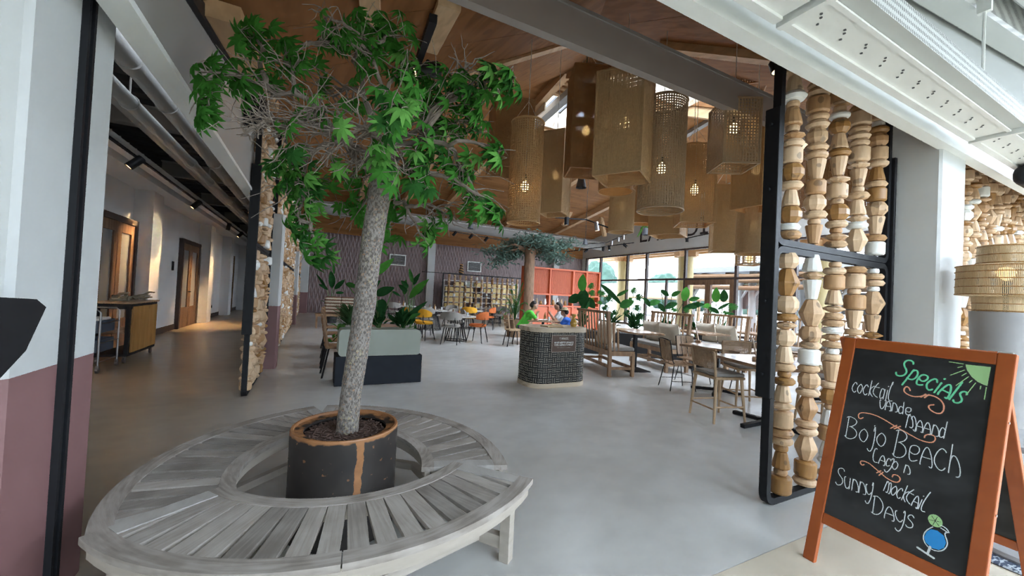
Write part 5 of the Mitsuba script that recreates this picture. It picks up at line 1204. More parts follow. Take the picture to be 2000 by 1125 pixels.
a = atY(977, 612, 16.6); chair(a[0], a[1], *T2, 'grey', 'grey upholstered chair behind the second orange chair')
a = atY(770, 600, 17.4); chair(a[0], a[1], *T4, 'grey', 'grey upholstered chair at the back left table')
a = atY(752, 596, 18.4); chair(a[0], a[1], *T4, 'grey', 'grey upholstered chair left of the back left table')
a = atY(880, 602, 16.0); chair(a[0], a[1], *T3, 'grey', 'grey upholstered chair between the second and the third round table')
# tableware
M_('glassware', (.62, .68, .70), .12, spec=.8); M_('magenta', (.45, .02, .20), .5); M_('plate_white', (.62, .62, .60), .3); M_('card', (.42, .30, .22), .6)
GL = mikit.ply(lathe([(0, 0), (.026, 0), (.03, .01), (.036, .12), (.033, .12), (.028, .015), (0, .012)], 12), 'glassware', 35); PT = mikit.ply(lathe([(0, 0), (.07, 0), (.125, .016), (.122, .02), (.07, .006), (0, .006)], 20), 'plate_white', 35)
BT = mikit.ply(lathe([(0, 0), (.035, 0), (.037, .13), (.014, .18), (.014, .23), (0, .23)], 12), 'bead_ochre', 35)
wr_ = random.Random(8)
for (x, y), nm in ((T1, 'nearest'), (T2, 'second'), (T3, 'third'), (T4, 'back left'), (T5, 'back')):
    for i in range(4):
        a = .6 + i * 1.57; put('plate', PT, None, at(x + .42 * math.cos(a), y + .42 * math.sin(a), .771), label=f'white plate laid on the {nm} round table', cat='plate', group=f'plates on the {nm} round table')
        a += .45; put('drinking_glass', GL, None, at(x + .33 * math.cos(a), y + .33 * math.sin(a), .771), label=f'clear drinking glass on the {nm} round table', cat='glass', group=f'glasses on the {nm} round table')
    put('bottle', BT, None, at(x + .03, y - .1, .771), label=f'amber bottle in the middle of the {nm} round table', cat='bottle')
    add('menu_card', moved(rbox(.012, .13, .20, .004), x - .14, y - .02, .872), 'card', label=f'brown menu card standing on the {nm} round table', cat='menu')
a = G(T1[0], T1[1]); put('pot', mikit.ply(lathe([(0, 0), (.05, 0), (.075, .1), (.07, .1), (.045, .01), (0, .01)], 14), 'magenta', 35), None, at(T1[0] + .02, T1[1] + .2, .771), label='small magenta pot on the nearest round table', cat='pot')

# dark wooden chairs beside the planter, striped bench cushions further back
def wood_chair_kit():
    K = Kit(); z = .47
    K.add('seat', moved(rbox(.44, .43, .035, .012), 0, 0, z), 'oak')
    for sx in (-1, 1):
        for sy in (-1, 1): K.add('leg', tube([(sx * .22 - (.03 if sx < 0 else 0), sy * .2, 0), (sx * .17, sy * .17, z - .02)], .014, 8), 'black_metal')
    for sy in (-1, 1): K.add('back_post', bar((-.19, sy * .19, z), (-.27, sy * .2, .94), .03, .035), 'oak')
    for zz in (.62, .74, .86): K.add('back_slat', bar((-.2 - (zz - .47) * .17, -.2, zz), (-.2 - (zz - .47) * .17, .2, zz), .018, .085), 'oak')
    return K
KWC = wood_chair_kit()
for i, (x, y, s) in enumerate(((.45, 7.25, 'nearest of the row beside the planter'), (.45, 8.1, 'second of the row behind the planter'), (.48, 9.2, 'third of the row behind the planter'), (.52, 10.6, 'last of the row behind the planter'))):
    KWC.place('wooden_chair', at(x, y, 0, 2 - i * 3, 1.05), f'brown wooden chair on black legs, {s}', 'chair')
Kt2 = table_kit(.8, .8, .76)
for i, (x, y) in enumerate(((1.25, 8.2), (1.3, 9.9))): Kt2.place('small_table', at(x, y), ('oak table just behind the planter, mostly hidden', 'second oak table behind the planter, hidden by its leaves')[i], 'table')
M_('striped_cloth', lambda p, n, uv: mix((.46, .40, .32), (.16, .09, .06), smoothstep(.42, .58, dr.abs(2 * (p.z * 9 - dr.floor(p.z * 9)) - 1))), .9)
for i, px in enumerate((650, 680)):
    c = atY(px, 594, 15.5); add('striped_cushion', moved(rbox(.55, .22, .62, .08, 4), c[0], c[1], .82), 'striped_cloth', label=('left', 'right')[i] + ' striped cushion on the low bench at the back left', cat='cushion', smooth=40)
bk = thing('low_bench', 'low oak bench carrying two striped cushions at the back left', 'bench'); c = atY(665, 594, 15.5)
add('seat', box(c[0] - .8, c[0] + .8, c[1] - .25, c[1] + .35, .42, .50), 'oak', bk)
for x in (-.75, .75):
    for y in (-.2, .3): add('leg', box(c[0] + x - .03, c[0] + x + .03, c[1] + y - .03, c[1] + y + .03, 0, .42), 'oak', bk)

# ---------------------------------------------------------------- host stand with basket weave front
M_('stand_black', (.012, .012, .012), .6); M_('strip_silver', lambda p, n, uv: mix((.13, .12, .095), (.24, .225, .19), cell_rand(p.x * 31, p.y * 31, p.z * 31)), .45); M_('stand_wood', _wood((.42, .345, .25), (.53, .45, .34), (.3, .22, .15), 0, .7, 12), .5)
M_('sign_brown', (.085, .05, .035), .5); M_('sign_white', (.62, .62, .60), .6); M_('sign_edge', (.30, .26, .23), .5)
hs = thing('host_stand', 'host stand with rounded corners clad in a black and silver basket weave', 'host stand')
HX, HY, HW, HD, HR = 3.78, 5.80, 1.12, .70, .27
rr0 = [(HX + x, HY + y) for x, y in rrect(HW, HD, HR, 10)]; rr1 = [(HX + x, HY + y) for x, y in rrect(HW + .05, HD + .05, HR + .02, 10)]
add('body', prism(rr0, .075, .915), 'stand_black', hs, smooth=30); add('plinth', prism([(HX + x, HY + y) for x, y in rrect(HW + .03, HD + .03, HR + .015, 10)], 0, .075), 'stand_wood', hs, smooth=30); add('worktop', prism(rr1, .915, .99), 'stand_wood', hs, smooth=30)
ring_ = LineString(rr0 + [rr0[0]]); per = ring_.length; cell = .082; ncell = int(per / cell); cell = per / ncell
strips = []
for i in range(ncell):
    for j in range(10):
        s0, z0 = i * cell, .08 + j * .0835
        for o in (-.22, .22):
            if (i + j) % 2 == 0: a_, b_, za, zb = s0 + .004, s0 + cell * .99, z0 + .0417 + o * .0835, None
            else: a_, b_, za, zb = s0 + cell * (.5 + o), None, z0 + .003, z0 + .08
            if zb is None:
                ptl = [ring_.interpolate(t % per) for t in np.linspace(a_, b_, 3)]
                ms = []
                for p_, q_ in zip(ptl[:-1], ptl[1:]):
                    mid_ = np.array([(p_.x + q_.x) / 2 - HX, (p_.y + q_.y) / 2 - HY]); tn = np.array([q_.x - p_.x, q_.y - p_.y]); nn = np.array([tn[1], -tn[0]]); nn = nn / np.linalg.norm(nn); nn = nn if nn.dot(mid_) > 0 else -nn
                    ms.append(bar((p_.x + nn[0] * .003, p_.y + nn[1] * .003, za), (q_.x + nn[0] * .003, q_.y + nn[1] * .003, za), .006, .013))
                m = cat(ms); cpt = ptl[1]
            else:
                cpt = ring_.interpolate(a_ % per); q_ = ring_.interpolate((a_ + .01) % per); tn = np.array([q_.x - cpt.x, q_.y - cpt.y]); nn = np.array([tn[1], -tn[0]]) / np.linalg.norm(tn)
                if nn.dot((cpt.x - HX, cpt.y - HY)) < 0: nn = -nn
                m = bar((cpt.x + nn[0] * .003, cpt.y + nn[1] * .003, za), (cpt.x + nn[0] * .003, cpt.y + nn[1] * .003, zb), .013, .006, up=(nn[0], nn[1], 0))
            strips.append((math.hypot(cpt.x, cpt.y), m))
strips.sort(key=lambda t: t[0])
for d_, m in strips[:300]: add('woven_strip', m, 'strip_silver', hs)
add('far_woven_strip', cat([m for d_, m in strips[300:]]), 'strip_silver', hs, kind='stuff')
ys = HY - HD / 2 - .02
sg = thing('stand_sign', 'brown sign with a pale border and white lettering on the host stand', 'sign')
a, b = atY(1078, 654, ys), atY(1124, 686, ys); x0, x1, z0, z1 = a[0], b[0], b[2] - .012, a[2] - .004
add('board', box(x0, x1, ys, ys + .014, z0, z1), 'sign_brown', sg)
add('border', cat([box(x0, x1, ys - .003, ys, z1 - .01, z1), box(x0, x1, ys - .003, ys, z0, z0 + .01), box(x0, x0 + .01, ys - .003, ys, z0, z1), box(x1 - .01, x1, ys - .003, ys, z0, z1)]), 'sign_edge', sg)
for s_, zz, h in (('LABADI', .74, .034), ('WACHT HIER TOT JE NAAR JE', .52, .026), ('TAFEL GEBRACHT WORDT', .385, .026), ('Please wait here to be seated', .25, .014)):
    m = meshkit.text_mesh(s_, h, bold=h > .02 and h < .03); m.apply_transform(trimesh.transformations.rotation_matrix(math.pi / 2, (1, 0, 0))); w_ = m.bounds[1, 0] - m.bounds[0, 0]
    m.apply_scale((min(1, (x1 - x0) * .78 / w_), 1, 1)); w_ = m.bounds[1, 0] - m.bounds[0, 0]
    m.apply_translation(((x0 + x1) / 2 - w_ / 2 - m.bounds[0, 0], ys - .003 - m.bounds[0, 1], z0 + (z1 - z0) * zz)); add('lettering', m, 'sign_white' if h > .02 else 'sign_edge', sg)
M_('amber_glass', (.42, .27, .06), .12, spec=.7)
vz = G(1113, 635, .99); k = thing('amber_vase', 'amber glass vase standing on the host stand', 'vase')
add('vase', lathe([(0, 0), (.05, 0), (.085, .05), (.09, .10), (.05, .17), (.03, .2), (.035, .23), (.065, .28), (.06, .31), (.02, .3), (0, .3)], 20), 'amber_glass', k, M=at(HX + .38, HY - .08, .992, 0, .72), smooth=40)
k = thing('cane_tray', 'cane tray with a bent handle on the host stand', 'tray')
add('handle', tube([(HX - .25, HY - .24, .995), (HX - .22, HY - .24, 1.03), (HX - .12, HY - .24, 1.05), (HX + .0, HY - .24, 1.035), (HX + .04, HY - .24, .995)], .012, 8), 'bamboo_skin', k); add('tray', moved(rbox(.32, .26, .016, .006), HX - .1, HY - .12, 1.0), 'bamboo_skin', k)

# ---------------------------------------------------------------- planter, navy below and sage above
M_('navy', lambda p, n, uv: mix((.006, .009, .015), (.011, .015, .022), fbm(p.x * 9, p.y * 9, p.z * 9)), .65, spec=.3); M_('sage', lambda p, n, uv: mix((.29, .32, .27), (.33, .36, .31), fbm(p.x * 5, p.z * 5)), .6)
pb = thing('planter_box', 'planter box with a navy base and a rounded sage green upper panel', 'planter')
add('base', moved(rbox(1.30, .50, .445, .006), 1.0, 6.65, .2235), 'navy', pb)
m = prism(rrect(1.23, .41, .06), 0, .46); v = m.vertices; add('panel', trimesh.Trimesh(np.stack([v[:, 0] + 1.0, v[:, 2] + 6.42, v[:, 1] + .648], 1), m.faces[:, ::-1], process=False), 'sage', pb, smooth=30)
# ---------------------------------------------------------------- plants
leafmat('paddle_bright', (.05, .20, .03), (.085, .28, .05), .35)
leafmat('paddle_dark', (.012, .050, .016), (.026, .085, .028), .3)
leafmat('paddle_mid', (.028, .105, .025), (.05, .16, .04), .35)
leafmat('pine_green', (.085, .14, .115), (.17, .25, .205), .6)
leafmat('grass_green', (.03, .075, .03), (.07, .14, .055), .5)
M_('stem_green', (.06, .13, .035), .6); M_('basket', lambda p, n, uv: mix((.12, .07, .04), (.26, .16, .09), noise(p.x * 40, p.y * 40, p.z * 70)), .8); M_('pot_dark', (.02, .02, .022), .6)
pr = random.Random(31)
def blade(A, B, w, bend=.12, fold=.25, toward=None):
    """a paddle leaf from A to the tip B, w metres wide"""
    A, B = np.asarray(A, float), np.asarray(B, float); d = B - A; L = np.linalg.norm(d); d = d / L
    c = (EYE - (A + B) / 2) if toward is None else np.asarray(toward, float); c = c / np.linalg.norm(c) + np.array([pr.uniform(-.35, .35), pr.uniform(-.35, .35), .25])
    s = np.cross(d, c); s /= np.linalg.norm(s); n = np.cross(s, d); V, Fc = [], []
    ts = np.linspace(0, 1, 9)
    for i, t in enumerate(ts):
        ww = w / 2 * (math.sin(math.pi * min(1, t * .96 + .04) ** .85) ** .75 if t < 1 else 0.02); q = A + d * L * t + n * bend * L * (math.sin(math.pi * t) * .6)
        for sx in (-1, -.5, 0, .5, 1): V.append(q + s * sx * ww + n * fold * abs(sx) * ww)
        if i:
            for k_ in range(4): a = (i - 1) * 5 + k_; Fc += [(a, a + 1, a + 6), (a, a + 6, a + 5)]
    return trimesh.Trimesh(V, Fc, process=False)
def split_leaf(c, size, ang=0.0):
    """a monstera leaf: a heart with deep notches, facing the viewer"""
    P = []
    for t in np.linspace(-math.pi, math.pi, 61)[:-1]:
        r = (.62 + .38 * math.cos(t / 2) ** .5) * (1 - .35 * math.exp(-((abs(t) - math.pi) / .35) ** 2)); k_ = int((t + math.pi) / (math.pi / 7)); f = ((t + math.pi) / (math.pi / 7)) % 1
        if abs(t) > .5 and abs(t) < 2.7 and f < .22: r *= .45
        P.append((r * math.sin(t), r * math.cos(t)))
    g = Polygon(P).buffer(0); v2, f2 = trimesh.creation.triangulate_polygon(g if g.geom_type == 'Polygon' else max(g.geoms, key=lambda q: q.area), engine='earcut')
    e = EYE - c; e /= np.linalg.norm(e); e = e + np.array([pr.uniform(-.5, .5), pr.uniform(-.5, .5), .5]); e /= np.linalg.norm(e)
    r_ = np.cross((0, 0, 1), e); r_ /= np.linalg.norm(r_); u_ = np.cross(e, r_); a = math.radians(ang); ru, uu = r_ * math.cos(a) + u_ * math.sin(a), -r_ * math.sin(a) + u_ * math.cos(a)
    return trimesh.Trimesh([c + (ru * x + uu * y) * size / 2 - e * (.18 * size * (x * x)) for x, y in v2], f2, process=False)
def plant(label, base, D, leaves, splits=(), fill=0, fillr=(.4, .5), potr=None, fillm='paddle_dark', name='paddle_plant', dz=.25, fillw=(.05, .11)):
    k = thing(name, label, 'plant'); base = np.asarray(base, float)
    if potr:
        add('pot', lathe([(0, 0), (potr * .8, 0), (potr, base[2]), (potr * .9, base[2]), (potr * .85, base[2] - .04), (0, base[2] - .04)], 20), 'pot_dark' if potr < .3 else 'basket', k, M=at(base[0], base[1]), smooth=35)
    for (ax, ay, bx, by, w, m) in leaves:
        d0 = D + pr.uniform(-dz, dz); A, B = atD(ax, ay, d0), atD(bx, by, d0 + pr.uniform(-.15, .15)); wm = w / F * D
        lf = add('leaf', blade(A, B, wm), m, k, smooth=True)
        mid = base * .5 + A * .5; mid[:2] = base[:2] * .6 + A[:2] * .4
        add('stem', tube([base, mid, A, A * .35 + B * .65], [.012, .010, .007, .003], 6), 'stem_green', k)
    for (x, y, s, m) in splits:
        d0 = D + pr.uniform(-dz, dz); c = atD(x, y, d0); add('split_leaf', split_leaf(c, s / F * D, pr.uniform(-60, 60) + 180 * 0), m, k)
        add('stem', tube([base, base * .45 + c * .55 + (0, 0, .05), c], [.010, .008, .004], 6), 'stem_green', k)
    ms = []
    for i in range(fill):
        a = pr.uniform(0, 6.283); h = fillr[1] * pr.uniform(.3, 1); r = fillr[0] * pr.uniform(.3, 1); B = base + np.array([math.cos(a) * r, math.sin(a) * r, h]); A = base + (B - base) * np.array([.35, .35, .6])
        ms.append(blade(A, B, pr.uniform(*fillw), .2, .2, (math.cos(a) * .3, math.sin(a) * .3, 1)))
    if ms: add('low_foliage', cat(ms), fillm, k, smooth=True, kind='stuff')
    return k
def drop(x, y, D, z): q = atD(x, y, D); q[2] = z; return q
B_, K_, Md = 'paddle_bright', 'paddle_dark', 'paddle_mid'
# behind the booths, in a long dark trough
plant('paddle leaf plant behind the host stand with one bright upright leaf', drop(1140, 600, 11.1, .62), 11.1, [(1137, 568, 1139, 535, 17, B_), (1139, 566, 1141, 603, 22, K_), (1133, 578, 1110, 590, 18, K_), (1146, 582, 1162, 602, 16, K_), (1150, 590, 1130, 612, 12, K_)], [(1153, 559, 16, Md), (1155, 573, 16, Md)], 26, (.35, .5))
plant('split leaf plant behind the first bench with a long strap leaf leaning right', drop(1195, 600, 10.95, .62), 10.95, [(1174, 556, 1214, 596, 10, K_), (1211, 599, 1238, 588, 17, Md)], [(1176, 573, 18, Md), (1188, 583, 20, K_), (1180, 602, 18, K_), (1200, 612, 16, K_), (1172, 592, 14, Md)], 36, (.4, .55))
plant('split leaf plant left of the first cushion bench', drop(1240, 604, 10.8, .62), 10.8, [(1205, 578, 1228, 566, 7, Md), (1258, 582, 1270, 600, 9, K_), (1266, 596, 1290, 588, 13, Md)], [(1236, 568, 15, Md), (1247, 583, 20, K_), (1232, 588, 15, Md), (1244, 603, 20, K_), (1222, 612, 18, K_), (1252, 620, 18, K_)], 40, (.4, .6))
plant('broad leaf plant behind the middle of the first cushion bench', drop(1305, 606, 10.65, .62), 10.65, [(1291, 567, 1306, 578, 9, K_), (1286, 593, 1298, 610, 10, K_), (1299, 602, 1323, 592, 12, K_), (1312, 578, 1330, 569, 9, Md), (1336, 588, 1341, 560, 15, B_)], [(1318, 606, 14, Md)], 22, (.35, .45))
plant('broad leaf plant left of the door with a long dark level leaf', drop(1360, 608, 10.55, .62), 10.55, [(1334, 603, 1377, 594, 12, K_), (1346, 586, 1367, 582, 9, Md), (1366, 590, 1352, 604, 10, K_)], [(1380, 598, 20, B_), (1392, 606, 14, Md), (1340, 606, 13, Md)], 22, (.35, .45))
plant('paddle leaf plant in front of the door with two upright leaves', drop(1405, 610, 10.4, .62), 10.4, [(1398, 590, 1399, 561, 15, B_), (1413, 589, 1414, 565, 15, K_), (1402, 604, 1427, 591, 6, K_), (1404, 612, 1384, 600, 9, K_)], [(1431, 601, 20, Md), (1428, 613, 16, K_), (1418, 612, 12, Md)], 20, (.35, .45))
ta, tb = drop(1130, 600, 11.1, 0), drop(1455, 612, 10.3, 0)
add('long_trough', bar((ta[0], ta[1], .31), (tb[0], tb[1], .31), .5, .6), 'pot_dark', label='long dark trough holding the plants behind the benches', cat='trough')
# in the sage planter box and left of it
plant('paddle leaf plant in the sage planter beside the trunk with one tall bright leaf', (1.0, 6.74, .80), 6.4, [(729, 538, 770, 504, 15, B_), (676, 554, 700, 563, 10, Md), (727, 564, 744, 547, 9, K_), (735, 575, 771, 562, 18, K_), (744, 585, 747, 615, 22, K_), (766, 569, 783, 579, 5, K_), (716, 590, 700, 575, 12, K_)], (), 22, (.25, .45))
plant('spiky dark leaf plant in the right half of the sage planter', (1.38, 6.72, .80), 6.5, [(770, 625, 792, 598, 9, K_), (790, 628, 836, 588, 11, K_), (800, 622, 822, 612, 9, Md), (776, 632, 756, 612, 9, K_), (784, 630, 790, 650, 8, K_), (812, 636, 806, 652, 7, K_)], (), 46, (.30, .38))
plant('grassy green tuft in the left end of the sage planter', (.56, 6.72, .80), 6.5, [], (), 420, (.36, .46), None, 'grass_green', 'grass_plant', .25, (.010, .024))
plant('low yellow green plant hanging over the left edge of the sage planter', (.42, 6.86, .78), 6.7, [(648, 668, 640, 662, 6, B_), (650, 660, 655, 652, 6, B_)], (), 10, (.16, .16), None, 'leaf_lime', 'trailing_plant')
plant('strelitzia with one big bright leaf behind the sage planter, in front of the pillar', drop(803, 620, 10.0, .5), 10.0, [(806, 552, 799, 524, 8, Md), (807, 556, 821, 533, 9, K_), (801, 581, 838, 545, 15, B_), (797, 562, 783, 548, 9, K_), (795, 570, 778, 556, 10, K_), (811, 575, 827, 565, 8, K_), (790, 575, 793, 545, 10, Md)], (), 16, (.3, .5), .28)
plant('dark strelitzia at the back left against the pink wall', drop(647, 595, 16, .6), 16, [(648, 562, 646, 529, 13, K_), (637, 564, 618, 535, 5, K_), (654, 564, 674, 546, 9, K_), (652, 535, 651, 510, 5, Md), (640, 566, 622, 555, 7, K_), (656, 572, 672, 572, 6, K_)], (), 10, (.5, .5), .28)
# potted palm in a basket beside the orange screen
k = plant('palm with stiff fronds in a round basket left of the orange screen', (6.55, 12.6, .62), 13.1, [], (), 0, (.4, .4), .32, name='potted_palm')
pm = random.Random(4); c0 = np.array([6.55, 12.6, .6])
for (tx, ty) in ((1021, 553), (1024, 566), (1008, 556), (984, 578), (990, 592), (1016, 574), (978, 606), (1028, 592), (998, 566), (1012, 592), (1004, 584), (983, 618), (1024, 610)):
    tip = atD(tx, ty, 13.1 + pm.uniform(-.5, .5)); mid = c0 * .45 + tip * .55 + (0, 0, .22); pth = [c0, c0 * .7 + mid * .3 + (0, 0, .1), mid, tip]; ms = [tube(pth, [.012, .01, .007, .003], 5)]
    cs_ = CubicSpline(np.linspace(0, 1, 4), np.array(pth))
    for i in range(16):
        t = .3 + .7 * i / 15; q = cs_(t); dd = cs_(t, 1); dd /= np.linalg.norm(dd); sd = np.cross(dd, (0, 0, 1)); sd /= np.linalg.norm(sd) + 1e-9
        for sg_ in (-1, 1): e = q + dd * .16 + sd * sg_ * .11 * (1.15 - t) - (0, 0, .02); ms.append(blade(q, e, .022, .05, .1, (0, 0, 1)))
    add('frond', cat(ms), 'paddle_mid', k, smooth=True)
# hanging palm leaves in front of the grey wall
k = plant('hanging palm leaves high in front of the grey wall', atX(1258, 440, 15), 15, [], name='hanging_plant')
for i in range(12):
    x = 1243 + i * 2.6; A = atX(1256 + i * .5, 438, 15); Bq = atX(x, 458 + pr.uniform(-8, 20) - abs(i - 6) * 2, 15 + pr.uniform(-.3, .3)); add('leaf', blade(A, Bq, .05, .25), 'leaf_lime', k, smooth=True)
hz = min(PF(0, atX(1258, 440, 15)[1]), PB(0, atX(1258, 440, 15)[1])); add('cable', cyl(atX(1258, 441, 15), (*atX(1258, 440, 15)[:2], hz - .02), .01, 5), 'black_metal', k)

# broad tree behind the orange screen
bt_ = thing('broad_tree', 'broad blue green indoor tree with a thick brown trunk behind the orange screen', 'tree')
D_ = 17.2; tb_ = [(1033, 625), (1034, 560), (1034, 520), (1035, 496), (1036, 486)]
P_ = np.array([atD(*q, D_) for q in tb_]); P_[:, :2] = P_[2:3, :2] * .8 + P_[:, :2] * .2; P_[0, 2] = 0
m = tube(CubicSpline(np.linspace(0, 1, 5), P_)(np.linspace(0, 1, 30)), np.interp(np.linspace(0, 1, 30), [0, .7, .9, 1], [.24, .22, .27, .30]), 18); v = m.vertices; v += (meshkit.noise(v * np.array([14, 14, 3]))[:, None] - .5) * .07
add('trunk', m, 'bark_brown', bt_, smooth=True); M_('bark_brown', lambda p, n, uv: mix((.13, .075, .045), (.30, .185, .115), fbm(p.x * 18, p.y * 18, p.z * 5, 4)), .85)
top = P_[-1]
for (x, y) in ((943, 490), (958, 516), (984, 478), (1010, 468), (1042, 460), (1074, 466), (1098, 478), (1120, 474), (1086, 514), (1110, 504), (1060, 480), (978, 504), (1000, 492), (1030, 474), (1092, 494)):
    e = atD(x, y, D_ + pr.uniform(-1.3, 1.3)); pth = wander(top, e, 7, .03, .08); ms = [tube(pth, np.linspace(.07, .02, 7), 6)]; add('branch', ms[0], 'bark_brown', bt_); lv = []
    for i in range(260):
        t = .35 + .65 * pr.random(); q = pth[0] + (e - pth[0]) * t + np.array([pr.gauss(0, .20), pr.gauss(0, .20), pr.gauss(0.02, .12)]); d = np.array([pr.gauss(0, 1), pr.gauss(0, 1), pr.gauss(-.1, .5)]); d /= np.linalg.norm(d); s = np.cross(d, (pr.gauss(0, 1), pr.gauss(0, 1), 1.2)); s /= np.linalg.norm(s)
        lv.append(trimesh.Trimesh([q, q + d * .11 + s * .034, q + d * .24, q + d * .11 - s * .034], [(0, 1, 2), (0, 2, 3)], process=False))
    add('foliage', cat(lv), 'pine_green', bt_, kind='stuff')

# ---------------------------------------------------------------- orange slat screen, yellow board, shelf with boxes, bead screen in front of it
M_('orange_paint', (.48, .10, .035), .5); M_('yellow_paint', (.58, .40, .04), .5); M_('box_cream', lambda p, n, uv: mix((.74, .58, .24), (.84, .70, .36), fbm(p.x * 5, p.z * 5)), .7); M_('shelf_dark', (.05, .04, .035), .6)
YO = 15.0; ox = lambda px, py: atY(px, py, YO)
os_ = thing('slat_screen', 'orange slatted room divider with open shelves in front of the broad tree', 'room divider')
x0, x1, zt = ox(1027, 519)[0], ox(1172, 535)[0], ox(1027, 519)[2]; xm1, xm2 = ox(1075, 560)[0], ox(1120, 560)[0]; zr, zb = ox(1027, 571)[2], ox(1027, 594)[2]
for x in (x0, xm1, xm2, (xm2 + x1) / 2, x1): add('post', box(x - .04, x + .04, YO, YO + .3, 0, zt), 'orange_paint', os_)
for z in (zt, zr, zb): add('rail', box(x0 - .04, x1 + .04, YO, YO + .3, z - .07, z), 'orange_paint', os_)
n = int((x1 - x0) / .062)
for i in range(n):
    x = x0 + (x1 - x0) * (i + .5) / n; add('slat', box(x - .019, x + .019, YO + .10, YO + .14, zr, zt - .07), 'orange_paint', os_)
add('lower_panel', box(x0, x1, YO + .05, YO + .08, .08, zb - .09), 'orange_paint', os_); add('shelf_board', box(xm2, x1, YO + .02, YO + .28, zr - .35, zr - .31), 'orange_paint', os_)
vr = random.Random(6)
for i in range(9):
    x = x0 + .5 + i * (xm2 - x0 - .6) / 9; h = vr.uniform(.18, .38); r = vr.uniform(.05, .09)
    put('shelf_vase', mikit.ply(lathe([(0, 0), (r * .7, 0), (r, h * .4), (r * .5, h * .8), (r * .6, h), (0, h)], 14), ('plate_white', 'oak_pale', 'bead_ochre')[i % 3], 35), None, at(x, YO + .15, zb + .002), label=('white', 'tan wooden', 'ochre')[i % 3] + ' vase on the open shelf of the orange divider', cat='vase', group=('white', 'tan wooden', 'ochre')[i % 3] + ' vases on the orange divider')
yb = atX(1175, 560, 16.9); k = thing('yellow_board', 'tall yellow panel standing at the right end of the orange divider', 'panel')
add('panel', box(16.1 - .0, 16.16, yb[1] - .55, yb[1] + .55, 0, 2.6), 'yellow_paint', k); add('foot', box(15.95, 16.31, yb[1] - .5, yb[1] + .5, 0, .05), 'yellow_paint', k)
# back screen
YS = 21.3; sx0, sx1 = atY(866, 533, YS)[0], atY(1024, 546, YS)[0]; zs = atY(866, 533, YS)[2]
k = thing('bead_screen', 'black framed screen of slim bead strings in front of the shelves at the back wall', 'bead screen')
for x in (sx0, (sx0 + sx1) * .5 + .4, sx1): add('post', box(x - .03, x + .03, YS - .03, YS + .03, 0, zs), 'black_metal', k)
for z in (.05, zs): add('rail', box(sx0, sx1, YS - .03, YS + .03, z - .04, z + .02), 'black_metal', k)
add('rail', box(sx0 - 1.2, sx0, YS - .02, YS + .02, zs - .03, zs), 'black_metal', k)
for i in range(15):
    x = sx0 + .35 + i * (sx1 - sx0 - .5) / 14; by = {}
    for kind, mt, (bx_, by_, z, rz, s) in bead_string(x, YS, .1, zs - .06):
        m = beadply(kind, 1)[0].copy(); m.apply_scale((s * .95, s * .95, s)); m.apply_translation((bx_, by_, z)); by.setdefault(mt, []).append(m)
    tot = sorted(by.items(), key=lambda t: -len(t[1])); 
    st = add('bead_string', cyl((x, YS, .03), (x, YS, zs), .012, 5), 'black_matte', k)
    for mt, ms in tot: add('bead', cat(ms), mt, st, kind='stuff', smooth=30)
k = thing('shelf_ornament', 'small striped ornament standing on top of the back bead screen', 'ornament'); c = atY(901, 528, YS)
M_('ornament_striped', lambda p, n, uv: mix((.30, .16, .06), (.03, .02, .015), smoothstep(.4, .6, dr.abs(2 * (p.z * 7 + p.x * 2 - dr.floor(p.z * 7 + p.x * 2)) - 1))), .7)
add('body', lathe([(0, 0), (.12, .0), (.16, .12), (.11, .3), (.08, .38), (.10, .46), (.08, .54), (0, .57)], 16), 'ornament_striped', k, M=at(c[0], YS, zs + .022), smooth=40)
add('ear', cat([moved(lathe([(0.03, 0), (0, .08)], 8), sx_, 0, .54) for sx_ in (-.05, .05)]), 'ornament_striped', k, M=at(c[0], YS, zs + .022))
YW = 23.3; wx0, wx1 = atY(868, 545, YW)[0], atY(1012, 556, YW)[0]; wz = atY(868, 545, YW)[2]
k = thing('wall_shelf', 'long shelf unit of cream boxes on the pink wall behind the bead screen', 'shelf')
for j in range(6): add('shelf_board', box(wx0, wx1, YW, YW + .35, .55 + j * (wz - .6) / 5 - .02, .55 + j * (wz - .6) / 5 + .02), 'plate_white', k)
for x in (wx0, (wx0 + wx1) / 2 + .02, wx1 + .02): add('upright', box(x - .02, x + .02, YW, YW + .35, 0, wz), 'plate_white', k)
for j in range(5):
    for i in range(8):
        if vr.random() < .16: continue
        x = wx0 + .40 + i * (wx1 - wx0) / 8 - .02; z = .575 + j * (wz - .6) / 5; h = (wz - .6) / 5 * vr.uniform(.62, .84); mt = 'box_cream' if vr.random() < .85 else ('shelf_dark' if vr.random() < .6 else 'sage')
        add('storage_box', moved(rbox(.52, .2, h, .01), x, YW + .13, z + h / 2 - .003), mt, label={'box_cream': 'cream yellow', 'shelf_dark': 'dark', 'sage': 'green'}[mt] + ' box on the back wall shelves', cat='box', group={'box_cream': 'cream boxes', 'shelf_dark': 'dark boxes', 'sage': 'green boxes'}[mt] + ' on the back wall shelves')

